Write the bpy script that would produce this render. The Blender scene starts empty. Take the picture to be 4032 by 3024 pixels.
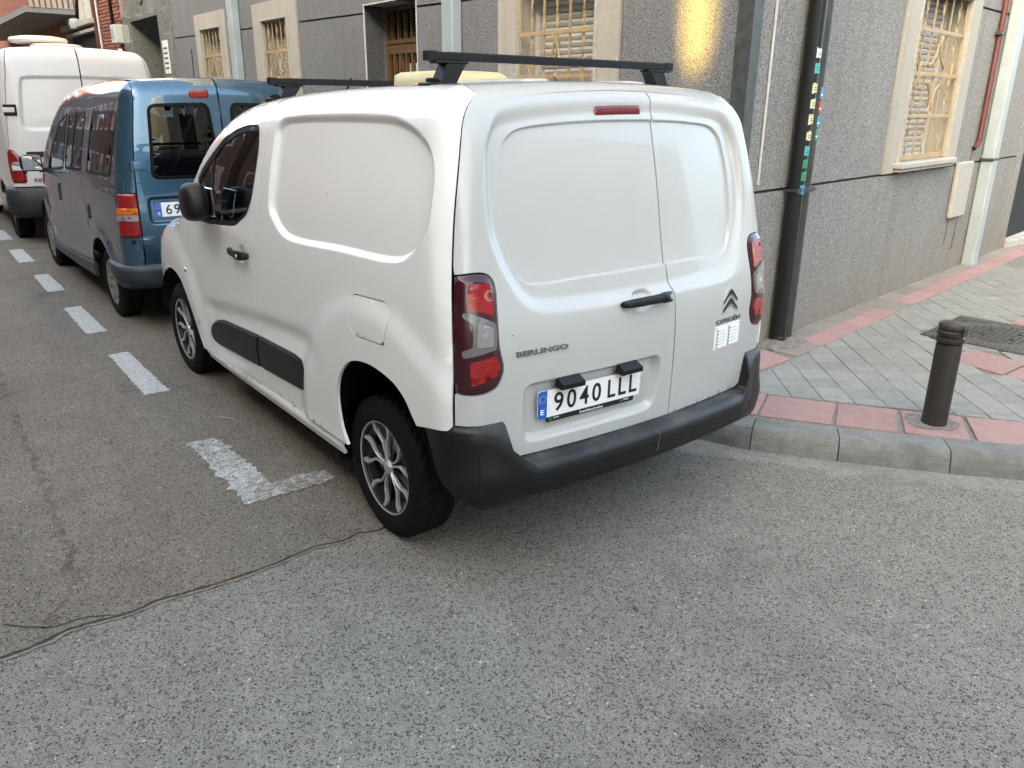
import bpy, bmesh, math, random
import numpy as np
from mathutils import Vector, Matrix
from mathutils.geometry import delaunay_2d_cdt

random.seed(7)
rng = np.random.default_rng(7)
SC = bpy.context.scene
COL = SC.collection
R = math.radians

# ------------------------------------------------------------------ camera
CAM_POS = np.array([-2.790, 2.353, 1.810])
YAW, PIT, ROL, FPX = -0.666, -0.340, 0.008, 3127.0
_f = np.array([math.cos(YAW) * math.cos(PIT), math.sin(YAW) * math.cos(PIT), math.sin(PIT)])
_r = np.cross(_f, [0, 0, 1]); _r /= np.linalg.norm(_r); _u = np.cross(_r, _f)
_R2 = math.cos(ROL) * _r + math.sin(ROL) * _u; _U2 = -math.sin(ROL) * _r + math.cos(ROL) * _u
cam_d = bpy.data.cameras.new('camera'); cam_d.sensor_width = 36; cam_d.lens = 36 * FPX / 4032
cam_d.clip_start = .05; cam_d.clip_end = 500
cam = bpy.data.objects.new('camera', cam_d); COL.objects.link(cam)
cam.matrix_world = Matrix(((_R2[0], _U2[0], -_f[0], CAM_POS[0]), (_R2[1], _U2[1], -_f[1], CAM_POS[1]),
                           (_R2[2], _U2[2], -_f[2], CAM_POS[2]), (0, 0, 0, 1)))
SC.camera = cam

# ------------------------------------------------------------------ sky, sun, exposure
SUN = Vector((-.35, .85, .36)).normalized()          # towards the sun
world = bpy.data.worlds.new('World'); SC.world = world; world.use_nodes = True
wn = world.node_tree; wn.nodes.clear()
sky = wn.nodes.new('ShaderNodeTexSky'); sky.sky_type = 'NISHITA'; sky.sun_disc = False
sky.sun_elevation = math.asin(SUN.z); sky.sun_rotation = math.atan2(SUN.x, SUN.y)
sky.air_density = .60; sky.dust_density = 6.0; sky.ozone_density = .15
bg = wn.nodes.new('ShaderNodeBackground'); bg.inputs['Strength'].default_value = .15
wo = wn.nodes.new('ShaderNodeOutputWorld')
wn.links.new(sky.outputs[0], bg.inputs['Color']); wn.links.new(bg.outputs[0], wo.inputs['Surface'])
sl = bpy.data.lights.new('sun', 'SUN'); sl.energy = 2.6; sl.angle = R(1.0); sl.color = (1, .60, .11)
so = bpy.data.objects.new('sun', sl); COL.objects.link(so)
so.rotation_euler = (-SUN).to_track_quat('-Z', 'Y').to_euler()
SC.view_settings.view_transform = 'Standard'; SC.view_settings.look = 'None'
SC.view_settings.gamma = 1; SC.view_settings.use_curve_mapping = False
SC.view_settings.exposure = 3.6
SC.view_settings.use_white_balance = True                 # camera white balance for open shade
SC.view_settings.white_balance_temperature = 7300; SC.view_settings.white_balance_tint = -1
SC.render.engine = 'CYCLES'
SC.cycles.use_denoising = True
try: SC.cycles.denoiser = 'OPENIMAGEDENOISE'
except Exception: pass
SC.cycles.max_bounces = 6; SC.cycles.diffuse_bounces = 3; SC.cycles.glossy_bounces = 3
SC.cycles.transparent_max_bounces = 12; SC.cycles.sample_clamp_indirect = 8
SC.cycles.use_adaptive_sampling = False

# ------------------------------------------------------------------ materials
class G:
    """tiny node-graph helper"""
    def __init__(s, name):
        s.m = bpy.data.materials.new(name); s.m.use_nodes = True; s.t = s.m.node_tree; s.t.nodes.clear()
        s.out = s.t.nodes.new('ShaderNodeOutputMaterial')
    def put(s, sock, v):
        if v is None: return
        if hasattr(v, 'is_linked') or isinstance(v, bpy.types.NodeSocket): s.t.links.new(v, sock)
        elif isinstance(v, (tuple, list)) and len(v) == 3 and sock.type == 'RGBA': sock.default_value = (*v, 1)
        else: sock.default_value = v
    def n(s, typ, props=None, outp=0, **ins):
        nd = s.t.nodes.new('ShaderNode' + typ)
        for k, v in (props or {}).items(): setattr(nd, k, v)
        for k, v in ins.items():
            key = int(k[1:]) if k[0] == '_' and k[1:].isdigit() else k.replace('_', ' ')
            s.put(nd.inputs[key], v)
        return nd.outputs[outp]
    def co(s, kind='Object'): return s.n('TexCoord', outp={'Generated': 0, 'Normal': 1, 'UV': 2, 'Object': 3}[kind])
    def map(s, v, scale=(1, 1, 1), loc=(0, 0, 0), rot=(0, 0, 0)):
        return s.n('Mapping', Vector=v, Location=loc, Rotation=rot, Scale=scale)
    def noise(s, v, scale, detail=4, rough=.55, outp=0, dist=0):
        return s.n('TexNoise', outp=outp, Vector=v, Scale=scale, Detail=detail, Roughness=rough, Distortion=dist)
    def vor(s, v, scale, outp=0, feature='F1', rnd=1):
        return s.n('TexVoronoi', {'feature': feature}, outp=outp, Vector=v, Scale=scale, Randomness=rnd)
    def ramp(s, fac, stops, interp='LINEAR'):
        nd = s.t.nodes.new('ShaderNodeValToRGB'); cr = nd.color_ramp; cr.interpolation = interp
        while len(cr.elements) < len(stops): cr.elements.new(.5)
        for e, (p, c) in zip(cr.elements, stops):
            e.position = p; e.color = (*c, 1) if isinstance(c, (tuple, list)) else (c, c, c, 1)
        s.put(nd.inputs[0], fac); return nd.outputs[0]
    def math(s, op, a, b=0., c=0., clamp=False):
        return s.n('Math', {'operation': op, 'use_clamp': clamp}, _0=a, _1=b, _2=c)
    def mix(s, fac, a, b, mode='MIX'):
        nd = s.t.nodes.new('ShaderNodeMix'); nd.data_type = 'RGBA'; nd.blend_type = mode
        s.put(nd.inputs[0], fac); s.put(nd.inputs[6], a); s.put(nd.inputs[7], b); return nd.outputs[2]
    def step(s, v, lo, hi): return s.n('MapRange', {'interpolation_type': 'SMOOTHSTEP'}, Value=v, From_Min=lo, From_Max=hi)
    def bump(s, h, strength=.3, dist=.002): return s.n('Bump', Strength=strength, Distance=dist, Height=h)
    def sep(s, v): return s.n('SeparateXYZ', outp=0, Vector=v).node.outputs
    def bsdf(s, **ins):
        return s.n('BsdfPrincipled', **ins)
    def done(s, sh): s.t.links.new(sh, s.out.inputs['Surface']); return s.m

M = {}
def simple(name, col, rough=.5, metal=0., coat=0., bump=None, var=0., scale=30, spec=.5, crough=.05):
    g = G(name); c = col; v = g.co()
    if var: c = g.mix(g.ramp(g.noise(v, scale, 5), [(.3, 0.), (.7, 1.)]), tuple(x * (1 - var) for x in col), tuple(min(1, x * (1 + var)) for x in col))
    nrm = g.bump(g.noise(v, bump[0], 3), bump[1], bump[2]) if bump else None
    M[name] = g.done(g.bsdf(Base_Color=c, Roughness=rough, Metallic=metal, Coat_Weight=coat, Coat_Roughness=crough,
                            Specular_IOR_Level=spec, Normal=nrm))
    return M[name]

def car_paint(name, col, dirt=(.42, .38, .33), metal=0., rough=.3, coat=1., dz=.75, dmax=.22, flake=0.):
    g = G(name); v = g.co(); z = g.sep(v)[2]
    low = g.n('MapRange', Value=z, From_Min=dz, From_Max=.25, To_Min=0., To_Max=1.)
    sm = g.noise(g.map(v, (2.2, 2.2, .9)), 2.0, 6, .6)
    film = g.math('MULTIPLY', g.ramp(sm, [(.35, .15), (.75, 1.)]), g.math('ADD', g.math('MULTIPLY', low, dmax), .035))
    sp = g.ramp(g.noise(v, 55, 3, .6), [(.66, 0.), (.74, 1.)])
    fac = g.math('ADD', film, g.math('MULTIPLY', sp, .05), clamp=True)
    base = col
    if flake: base = g.mix(g.noise(v, 900, 1), tuple(c * (1 - flake) for c in col), tuple(min(1, c * (1 + flake)) for c in col))
    c = g.mix(fac, base, dirt)
    rg = g.math('ADD', g.math('MULTIPLY', fac, .5), rough)
    wav = g.bump(g.noise(v, 3.2, 2), .03, .02)
    M[name] = g.done(g.bsdf(Base_Color=c, Roughness=rg, Metallic=metal, Coat_Weight=g.math('SUBTRACT', coat, fac, clamp=True),
                            Coat_Roughness=g.math('ADD', g.math('MULTIPLY', fac, .25), .02), Coat_IOR=1.65, Normal=wav, Coat_Normal=wav))
car_paint('paint_white', (.84, .845, .835), dmax=.06, rough=.22)
car_paint('paint_blue', (.036, .105, .172), metal=.7, rough=.25, dirt=(.10, .095, .09), dmax=.25, flake=.35, dz=1.0)
car_paint('paint_white_aged', (.60, .58, .575), dirt=(.45, .40, .36), rough=.4, coat=.35, dmax=.3)
def plastic(name, col, rough, dust=.25):
    g = G(name); v = g.co()
    d = g.ramp(g.noise(v, 6, 7, .65), [(.45, 0.), (.8, 1.)])
    up = g.math('MAXIMUM', g.sep(g.n('NewGeometry', outp=1))[2], 0.)
    sc = g.ramp(g.noise(g.map(v, (1, 3, 25)), 9, 5, .7), [(.63, 0.), (.7, 1.)])
    fac = g.math('MULTIPLY', g.math('ADD', g.math('MULTIPLY', g.math('POWER', up, 1.5), .85), g.math('ADD', g.math('MULTIPLY', sc, .08), .03)), g.math('ADD', g.math('MULTIPLY', d, .8), .2))
    sp = g.math('MULTIPLY', g.ramp(g.vor(v, 60), [(.10, 1.), (.16, 0.)]), g.math('MULTIPLY', up, .6))
    fac = g.math('MULTIPLY', g.math('ADD', fac, sp, clamp=True), dust * 2, clamp=True)
    c = g.mix(fac, col, (.20, .195, .19))
    nr = g.bump(g.vor(v, 700), .25, .0006)
    M[name] = g.done(g.bsdf(Base_Color=c, Roughness=g.math('ADD', rough, g.math('MULTIPLY', fac, .3)), Specular_IOR_Level=.35, Normal=nr))
plastic('bumper_plastic', (.0040, .0046, .0062), .38, .26)
plastic('bumper_grey', (.030, .036, .044), .42, .2)
plastic('trim_plastic', (.006, .006, .0065), .45, .05)
plastic('rack_plastic', (.004, .004, .0045), .45, .02)
plastic('bumper_old', (.022, .024, .028), .5, .25)
simple('rubber', (.005, .005, .0055), .75, var=.3, scale=25, bump=(120, .2, .001), spec=.18)
simple('seal', (.004, .004, .0045), .5)
simple('cavity', (.004, .004, .005), .9)
simple('silver', (.50, .50, .51), .30, metal=.55, coat=.3)
simple('cover_black', (.006, .006, .007), .4)
simple('brake_steel', (.45, .43, .41), .45, metal=.9, var=.3, scale=60)
simple('hubcap_beige', (.26, .24, .215), .48, metal=.35, var=.25, scale=12)
simple('chrome', (.75, .75, .76), .12, metal=1.)
simple('emblem_black', (.006, .006, .007), .3)
simple('alu', (.85, .85, .84), .28, metal=.9)
simple('louvre_white', (.60, .60, .585), .4)
simple('black_print', (.006, .006, .007), .45)
simple('white_print', (.80, .80, .80), .5)
simple('green_print', (.01, .16, .09), .5)
simple('plate_white', (.78, .79, .80), .38, coat=.3, bump=(300, .05, .0004))
simple('plate_blue', (.004, .10, .48), .35)
simple('star_yellow', (.55, .45, .05), .5)
simple('cream_plastic', (.50, .44, .24), .42, var=.08, scale=8)
simple('cream_white', (.76, .70, .62), .45, var=.06, scale=9)
simple('seat_fabric', (.02, .02, .022), .9)
def lens(name, col, rough=.08, rib=0, trans=0.):
    g = G(name); v = g.co()
    nr = None
    if rib: nr = g.bump(g.n('TexWave', {'bands_direction': 'Z'}, Vector=v, Scale=rib, Distortion=1.5), .35, .003)
    M[name] = g.done(g.bsdf(Base_Color=col, Roughness=.3, Specular_IOR_Level=.2, Coat_Weight=1., Coat_Roughness=rough, Normal=nr))
lens('lens_dark', (.034, .0015, .005)); lens('lens_red', (.26, .001, .004), rib=38); lens('lens_amber', (.55, .12, .01), rib=30)
lens('lens_clear', (.22, .22, .215), rib=45); lens('lens_frame', (.13, .125, .125)); lens('lens_brake', (.14, .004, .012), rib=10)
lens('lens_core', (.42, .004, .006), rib=60); lens('lens_red_old', (.22, .006, .008), rib=22)
def glass(name, tint, refl=1.):
    g = G(name)
    fr = g.n('Fresnel', IOR=1.5)
    tr = g.n('BsdfTransparent', Color=tint); gl = g.n('BsdfGlossy', Color=(.9, .93, .95), Roughness=.01)
    M[name] = g.done(g.n('MixShader', _0=g.math('MULTIPLY', fr, refl, clamp=True), _1=tr, _2=gl))
glass('window_glass', (.17, .19, .19), 1.15); glass('dark_glass', (.022, .024, .026), 1.15)
simple('mirror_glass', (.85, .9, .95), .02, metal=1.)

def asphalt_nodes(g, warm):
    v = g.co()
    wob = g.n('VectorMath', {'operation': 'ADD'}, _0=v, _1=g.n('VectorMath', {'operation': 'SCALE'}, _0=g.noise(v, 45, 2, outp=1), Scale=.010))
    def stones(vec, sc, cover, e0, e1):
        ed = g.vor(vec, sc, 0, 'DISTANCE_TO_EDGE'); rs = g.sep(g.vor(vec, sc, 1))
        m = g.math('MULTIPLY', g.step(ed, e0, e1), g.math('LESS_THAN', rs[0], cover)); return m, rs
    s1, r1 = stones(wob, 108, .27, .10, .17); s2, r2 = stones(g.map(wob, loc=(5.3, 1.7, 0)), 200, .36, .08, .16); d3 = g.vor(v, 300, 0); r3 = g.sep(g.vor(v, 300, 1)); s3 = g.math('MULTIPLY', g.math('LESS_THAN', d3, .34), g.math('LESS_THAN', r3[0], .55))
    big = g.noise(v, .75, 6, .62); mid = g.noise(v, 7, 6, .65); fine = g.noise(v, 420, 3, .75)
    binder = g.mix(mid, (.135, .129, .119) if warm else (.150, .148, .141), (.245, .233, .215) if warm else (.275, .272, .26))
    binder = g.mix(g.ramp(fine, [(.36, 0.), (.56, 1.)]), g.mix(1., binder, (.42, .42, .41), 'MULTIPLY'), g.mix(1., binder, (1.35, 1.35, 1.32), 'MULTIPLY'))
    dk = lambda r: g.ramp(r[1], [(0., (.026, .024, .024)), (.5, (.052, .047, .045)), (.8, (.095, .086, .082)), (.92, (.16, .15, .14)), (1., (.5, .48, .44))])
    c = g.mix(g.math('MULTIPLY', s3, .70), binder, g.ramp(r3[1], [(0., (.06, .055, .053)), (.62, (.14, .13, .125)), (.72, (.50, .48, .45)), (1., (.66, .64, .60))]))
    c = g.mix(g.math('MULTIPLY', s2, .88), c, dk(r2)); c = g.mix(g.math('MULTIPLY', s1, .93), c, dk(r1))
    st = g.math('MAXIMUM', s1, s2)
    c = g.mix(g.ramp(big, [(.32, .0), (.72, .50)]), c, g.mix(1., c, (.62, .585, .54) if warm else (.68, .69, .68), 'MULTIPLY'))
    dark = g.ramp(g.noise(g.map(v, loc=(3.1, 7.7, 0)), 1.7, 5, .5), [(.60, 0.), (.74, .5)])
    c = g.mix(dark, c, g.mix(1., c, (.45, .45, .45), 'MULTIPLY'))
    c = g.mix(1., c, (1.04, .97, .90) if warm else (1.10, 1.05, .985), 'MULTIPLY')
    trk = g.ramp(g.noise(g.map(v, (.35, 2.2, 1)), 1.6, 4, .55), [(.45, 0.), (.75, .35)])
    c = g.mix(trk, c, g.mix(1., c, (.66, .65, .63), 'MULTIPLY'))
    h = g.math('ADD', g.math('MULTIPLY', st, -.5), g.math('MULTIPLY', fine, .9))
    return v, c, h, st
def asphalt(name, warm):
    g = G(name); v, c, h, st = asphalt_nodes(g, warm)
    M[name] = g.done(g.bsdf(Base_Color=c, Roughness=.86, Specular_IOR_Level=.3, Normal=g.bump(h, .55, .004)))
asphalt('asphalt_old', True); asphalt('asphalt_new', False)
def road_paint(name, wear, lo, hi):
    g = G(name); v, c, h, st = asphalt_nodes(g, True)
    w = g.math('ADD', g.math('MULTIPLY', g.noise(v, 26, 5, .7), 1.), g.math('MULTIPLY', g.noise(v, 3.5, 3), .45))
    keep = g.step(w, lo, hi)
    keep = g.math('MULTIPLY', keep, g.math('SUBTRACT', 1., g.math('MULTIPLY', st, wear)))
    pc = g.mix(g.noise(v, 14, 4), (.40, .40, .385), (.55, .55, .535))
    M[name] = g.done(g.bsdf(Base_Color=g.mix(keep, c, pc), Roughness=.75, Normal=g.bump(h, .4, .003)))
road_paint('road_paint', .72, .40, .58); road_paint('road_paint_worn', .95, .50, .84)
g = G('asphalt_stain'); v_, c_, h_, st_ = asphalt_nodes(g, True)
c_ = g.mix(g.ramp(g.noise(v_, 9, 4, .65), [(.38, .0), (.62, .85)]), c_, g.mix(1., c_, (.48, .42, .37), 'MULTIPLY'))
M['asphalt_stain'] = g.done(g.bsdf(Base_Color=c_, Roughness=.9, Normal=g.bump(h_, .4, .004)))
g = G('gutter_dust'); v_, c_, h_, st_ = asphalt_nodes(g, False)
c_ = g.mix(g.ramp(g.noise(v_, 5, 5, .65), [(.35, .0), (.68, .75)]), c_, g.mix(g.noise(v_, 30, 4), (.20, .197, .185), (.30, .295, .278)))
M['gutter_dust'] = g.done(g.bsdf(Base_Color=c_, Roughness=.9, Normal=g.bump(h_, .4, .004)))
def stucco(name, ca, cb, scale=120, bump=.7, warm=.0, dirt=True):
    g = G(name); v = g.co()
    n1 = g.noise(v, scale, 3, .6, dist=.8); n2 = g.noise(v, scale * 2.7, 2, .6)
    f = g.ramp(g.math('ADD', g.math('MULTIPLY', n1, .7), g.math('MULTIPLY', n2, .3)), [(.40, 0.), (.60, 1.)])
    c = g.mix(f, ca, cb)
    spk = g.ramp(g.vor(v, scale * .62, 0), [(.10, 1.), (.2, 0.)])
    c = g.mix(g.math('MULTIPLY', spk, .40), c, tuple(x * .35 for x in ca))
    big = g.ramp(g.noise(g.map(v, (1, 1, .5)), 1.1, 5, .6), [(.35, 0.), (.75, .5)])
    c = g.mix(big, c, g.mix(1., c, (.80, .78, .75), 'MULTIPLY'))
    stk = g.ramp(g.noise(g.map(v, (5, 5, .28)), 1.5, 5, .62), [(.52, 0.), (.78, .55)])
    c = g.mix(stk, c, g.mix(1., c, (.70, .67, .62), 'MULTIPLY'))
    if dirt:
        z = g.sep(v)[2]
        base = g.math('MULTIPLY', g.n('MapRange', Value=z, From_Min=.85, From_Max=.1), g.ramp(g.noise(v, 2.2, 5, .6), [(.3, .35), (.7, 1.)]))
        c = g.mix(g.math('MULTIPLY', base, .62), c, (.21, .175, .13))
    h = g.math('ADD', n1, g.math('MULTIPLY', spk, -.5))
    M[name] = g.done(g.bsdf(Base_Color=c, Roughness=.9, Specular_IOR_Level=.25, Normal=g.bump(h, bump, .006)))
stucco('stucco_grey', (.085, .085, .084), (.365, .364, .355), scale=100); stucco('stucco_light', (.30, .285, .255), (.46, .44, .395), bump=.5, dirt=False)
stucco('stucco_grey_shaded', (.070, .073, .080), (.275, .280, .295), scale=100)  # stucco_grey darker and bluer: the street front's shade put into the colour
simple('groove', (.05, .036, .036), .85, var=.3, scale=40)
simple('concrete', (.34, .335, .32), .88, var=.25, scale=14, bump=(180, .35, .002))
simple('white_stone', (.37, .35, .315), .7, var=.12, scale=20, bump=(90, .2, .002))
simple('ochre_iron', (.35, .255, .145), .55, var=.22, scale=45, bump=(80, .2, .001))
simple('shutter', (.44, .43, .41), .5, var=.06, scale=6)
simple('pvc_white', (.50, .495, .48), .4)
simple('pipe_paint', (.31, .36, .385), .42, var=.10, scale=4)
simple('pipe_black', (.005, .007, .008), .38, var=.3, scale=10)
simple('pipe_green', (.035, .040, .037), .45, var=.35, scale=9)
simple('demister', (.035, .033, .03), .6)
simple('galvanised', (.065, .070, .070), .5, metal=.3, var=.30, scale=16)
simple('red_iron', (.085, .016, .015), .6, var=.15, scale=10)
simple('wood_brown', (.12, .070, .036), .5, var=.25, scale=18)
simple('bollard_paint', (.022, .019, .016), .48, var=.35, scale=14, bump=(60, .25, .002))
simple('cast_iron', (.075, .072, .065), .62, metal=.2, var=.35, scale=30, bump=(120, .3, .002))
simple('sand', (.23, .19, .14), .95, var=.35, scale=60, bump=(90, .7, .01))
simple('crack_dark', (.035, .032, .029), .95, var=.4, scale=50, bump=(60, .8, .01))
simple('mortar', (.16, .15, .135), .95, var=.30, scale=30, bump=(120, .5, .004))
simple('rust_stain', (.16, .075, .05), .9, var=.4, scale=10)
simple('sticker_paper', (.55, .52, .35), .6); simple('sticker_teal', (.06, .36, .34), .5); simple('sticker_blue', (.05, .25, .50), .5)
simple('sticker_red', (.50, .06, .06), .5); simple('sticker_green', (.03, .24, .13), .5); simple('sticker_white', (.62, .68, .70), .5)
def tile(name, ca, cb, grain, spots=.5):
    g = G(name); v = g.co(); w = g.n('ObjectInfo', outp=5)
    vv = g.n('VectorMath', {'operation': 'ADD'}, _0=v, _1=g.n('CombineXYZ', X=g.math('MULTIPLY', w, 37.), Y=g.math('MULTIPLY', w, 91.)))
    vn = g.ramp(g.noise(vv, 9, 6, .68, dist=1.2), [(.3, 0.), (.72, 1.)])
    c = g.mix(vn, ca, cb)
    gr = g.noise(vv, grain, 3, .7); c = g.mix(g.ramp(gr, [(.35, .35), (.6, 0.)]), c, tuple(x * .45 for x in ca))
    sp = g.ramp(g.noise(vv, 3.2, 5, .6), [(.55, 0.), (.8, spots)])
    c = g.mix(sp, c, tuple(x * .42 for x in ca))
    br = g.math('ADD', g.math('MULTIPLY', w, .18), .91)
    c = g.mix(1., c, g.n('CombineXYZ', X=br, Y=br, Z=br), 'MULTIPLY')
    M[name] = g.done(g.bsdf(Base_Color=c, Roughness=.82, Normal=g.bump(gr, .35, .003)))
tile('tile_grey', (.185, .184, .171), (.268, .266, .248), 90, .35); tile('tile_red', (.275, .162, .155), (.355, .230, .218), 140, .5)
tile('tile_dusty', (.19, .168, .148), (.26, .228, .205), 140, .3); tile('kerb_stone', (.125, .126, .119), (.215, .214, .202), 120, .9)
def granite(name):
    g = G(name); v = g.co()
    c = g.ramp(g.vor(v, 90, 1), [(0., (.05, .055, .05)), (.4, (.16, .165, .15)), (.75, (.26, .26, .24)), (1., (.10, .105, .10))])
    M[name] = g.done(g.bsdf(Base_Color=c, Roughness=.07, Coat_Weight=.6, Coat_Roughness=.02))
granite('granite')
def brick(name, ca, cb, mortar, scale=1.):
    g = G(name); v = g.co(); s = g.sep(v)
    uv = g.n('CombineXYZ', X=g.math('ADD', s[0], s[1]), Y=s[2])
    b = g.t.nodes.new('ShaderNodeTexBrick'); b.inputs['Scale'].default_value = 4.0 * scale
    b.inputs['Mortar Size'].default_value = .012; b.inputs['Brick Width'].default_value = 1.; b.inputs['Row Height'].default_value = .26
    g.put(b.inputs['Vector'], uv); g.put(b.inputs['Color1'], ca); g.put(b.inputs['Color2'], cb); g.put(b.inputs['Mortar'], mortar)
    c = g.mix(g.ramp(g.noise(v, 1.5, 5), [(.4, 0.), (.8, .5)]), b.outputs[0], g.mix(1., b.outputs[0], (.6, .58, .56), 'MULTIPLY'))
    M[name] = g.done(g.bsdf(Base_Color=c, Roughness=.85, Normal=g.bump(b.outputs[1], -.4, .01)))
brick('brick_buff', (.095, .078, .062), (.125, .105, .085), (.12, .11, .095))
brick('brick_face', (.24, .085, .055), (.30, .115, .075), (.20, .16, .13))
simple('brick_red', (.23, .085, .058), .85, var=.30, scale=9, bump=(70, .4, .004))
simple('brick_dark', (.13, .055, .045), .85, var=.30, scale=9, bump=(70, .4, .004))
simple('soffit', (.20, .21, .22), .8, var=.1, scale=3)
simple('plaster_cream', (.52, .45, .35), .85, var=.12, scale=2)
simple('plaster_white', (.62, .60, .56), .85, var=.1, scale=2)
simple('room_dark', (.003, .003, .0035), .8)
simple('curtain', (.42, .43, .44), .8, var=.1, scale=6)
simple('foliage', (.055, .095, .025), .7, var=.4, scale=4); simple('bark', (.10, .075, .05), .9, var=.3, scale=12)

# ------------------------------------------------------------------ object helpers
def mesh(name, V, F, mat=None, smooth=False):
    me = bpy.data.meshes.new(name); me.from_pydata([tuple(map(float, v)) for v in V], [], [tuple(map(int, f)) for f in F])
    if mat: me.materials.append(M[mat])
    if smooth: me.polygons.foreach_set('use_smooth', [True] * len(me.polygons))
    me.update(); return me
def link(name, data, parent=None, loc=None, rot=None):
    o = bpy.data.objects.new(name, data); COL.objects.link(o)
    if parent is not None: o.parent = parent
    if loc is not None: o.location = loc
    if rot is not None: o.rotation_euler = rot
    return o
def tag(o, label, cat, group=None):
    o['label'] = label; o['category'] = cat
    if group: o['group'] = group
    return o
def thing(name, label, cat, loc=(0, 0, 0), rz=0, group=None):
    o = link(name, None, None, loc, (0, 0, rz)); o.empty_display_size = .2
    return tag(o, label, cat, group)
def struct(o): o['kind'] = 'structure'; return o
class MB:
    """collects shapes into one mesh"""
    def __init__(s): s.V = []; s.F = []; s.S = []
    def add(s, V, F, smooth=False):
        b = len(s.V); s.V += [tuple(map(float, v)) for v in V]; s.F += [tuple(int(i) + b for i in f) for f in F]; s.S += [smooth] * len(F); return s
    def box(s, lo, hi, c=0.):
        x0, y0, z0 = lo; x1, y1, z1 = hi
        if c <= 0:
            V = [(x, y, z) for z in (z0, z1) for y in (y0, y1) for x in (x0, x1)]
            return s.add(V, [(0, 2, 3, 1), (4, 5, 7, 6), (0, 1, 5, 4), (2, 6, 7, 3), (0, 4, 6, 2), (1, 3, 7, 5)])
        V = []; F = []                                     # chamfered box
        for sx in (0, 1):
            for sy in (0, 1):
                for sz in (0, 1):
                    X, Y, Z = (x0, x1)[sx], (y0, y1)[sy], (z0, z1)[sz]; dx, dy, dz = (c, -c)[sx], (c, -c)[sy], (c, -c)[sz]
                    V += [(X, Y + dy, Z + dz), (X + dx, Y, Z + dz), (X + dx, Y + dy, Z)]
        i = lambda a, b, d, k: (a * 4 + b * 2 + d) * 3 + k
        for a in (0, 1):
            q = [i(a, 0, 0, 0), i(a, 1, 0, 0), i(a, 1, 1, 0), i(a, 0, 1, 0)]; F.append(q if a else q[::-1])
            q = [i(0, a, 0, 1), i(0, a, 1, 1), i(1, a, 1, 1), i(1, a, 0, 1)]; F.append(q if a else q[::-1])
            q = [i(0, 0, a, 2), i(1, 0, a, 2), i(1, 1, a, 2), i(0, 1, a, 2)]; F.append(q if a else q[::-1])
        for a in (0, 1):
            for b in (0, 1):
                q = [i(a, b, 0, 0), i(a, b, 1, 0), i(a, b, 1, 1), i(a, b, 0, 1)]; F.append(q if a == b else q[::-1])
                q = [i(a, 0, b, 0), i(a, 0, b, 2), i(a, 1, b, 2), i(a, 1, b, 0)]; F.append(q if a != b else q[::-1])
                q = [i(0, a, b, 1), i(1, a, b, 1), i(1, a, b, 2), i(0, a, b, 2)]; F.append(q if a != b else q[::-1])
                for d in (0, 1):
                    q = [i(a, b, d, 0), i(a, b, d, 1), i(a, b, d, 2)]; F.append(q if (a + b + d) % 2 else q[::-1])
        return s.add(V, F)
    def tube(s, pts, r, n=10, cap=True, smooth=True):
        P = [Vector(p) for p in pts]; rs = r if isinstance(r, (list, tuple)) else [r] * len(P); V = []; F = []
        up = Vector((0, 0, 1)); prev = None
        for k, p in enumerate(P):
            t = (P[min(k + 1, len(P) - 1)] - P[max(k - 1, 0)]).normalized()
            a = prev if prev is not None else (up if abs(t.dot(up)) < .9 else Vector((1, 0, 0)))
            a = (a - t * a.dot(t)).normalized(); prev = a; b = t.cross(a)
            V += [p + (a * math.cos(2 * math.pi * j / n) + b * math.sin(2 * math.pi * j / n)) * rs[k] for j in range(n)]
        for k in range(len(P) - 1):
            for j in range(n): F.append((k * n + j, k * n + (j + 1) % n, (k + 1) * n + (j + 1) % n, (k + 1) * n + j))
        s.add(V, F, smooth)
        if cap: s.add(V[:n], [tuple(range(n))[::-1]]); s.add(V[-n:], [tuple(range(n))])
        return s
    def lathe(s, prof, n=48, axis='z', c=(0, 0, 0), smooth=True):
        V = []; F = []; m = len(prof)
        for j in range(n):
            a = 2 * math.pi * j / n
            for r, h in prof:
                p = (r * math.cos(a), r * math.sin(a), h) if axis == 'z' else (r * math.sin(a), h, r * math.cos(a))
                V.append((p[0] + c[0], p[1] + c[1], p[2] + c[2]))
        for j in range(n):
            for k in range(m - 1):
                a, b = j * m + k, ((j + 1) % n) * m + k; F.append((a, b, b + 1, a + 1))
        return s.add(V, F, smooth)
    def prism(s, poly, z0, z1, f=lambda u, v, w: (u, v, w)):
        n = len(poly); V = [f(x, y, z0) for x, y in poly] + [f(x, y, z1) for x, y in poly]
        F = [tuple(range(n))[::-1], tuple(range(n, 2 * n))] + [(i, (i + 1) % n, n + (i + 1) % n, n + i) for i in range(n)]
        return s.add(V, F)
    def me(s, name, mat):
        m = bpy.data.meshes.new(name); m.from_pydata(s.V, [], s.F)
        if mat: m.materials.append(M[mat])
        m.polygons.foreach_set('use_smooth', s.S); m.update()
        if any(s.S):
            try: m.set_sharp_from_angle(angle=R(38))
            except Exception: pass
        return m
    def obj(s, name, mat, parent=None, loc=None, rot=None): return link(name, s.me(name, mat), parent, loc, rot)
def copy_tree(o, parent=None, loc=None):
    c = o.copy(); COL.objects.link(c); c.parent = parent
    if loc is not None: c.location = loc
    for ch in list(o.children): copy_tree(ch, c)
    return c
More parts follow.
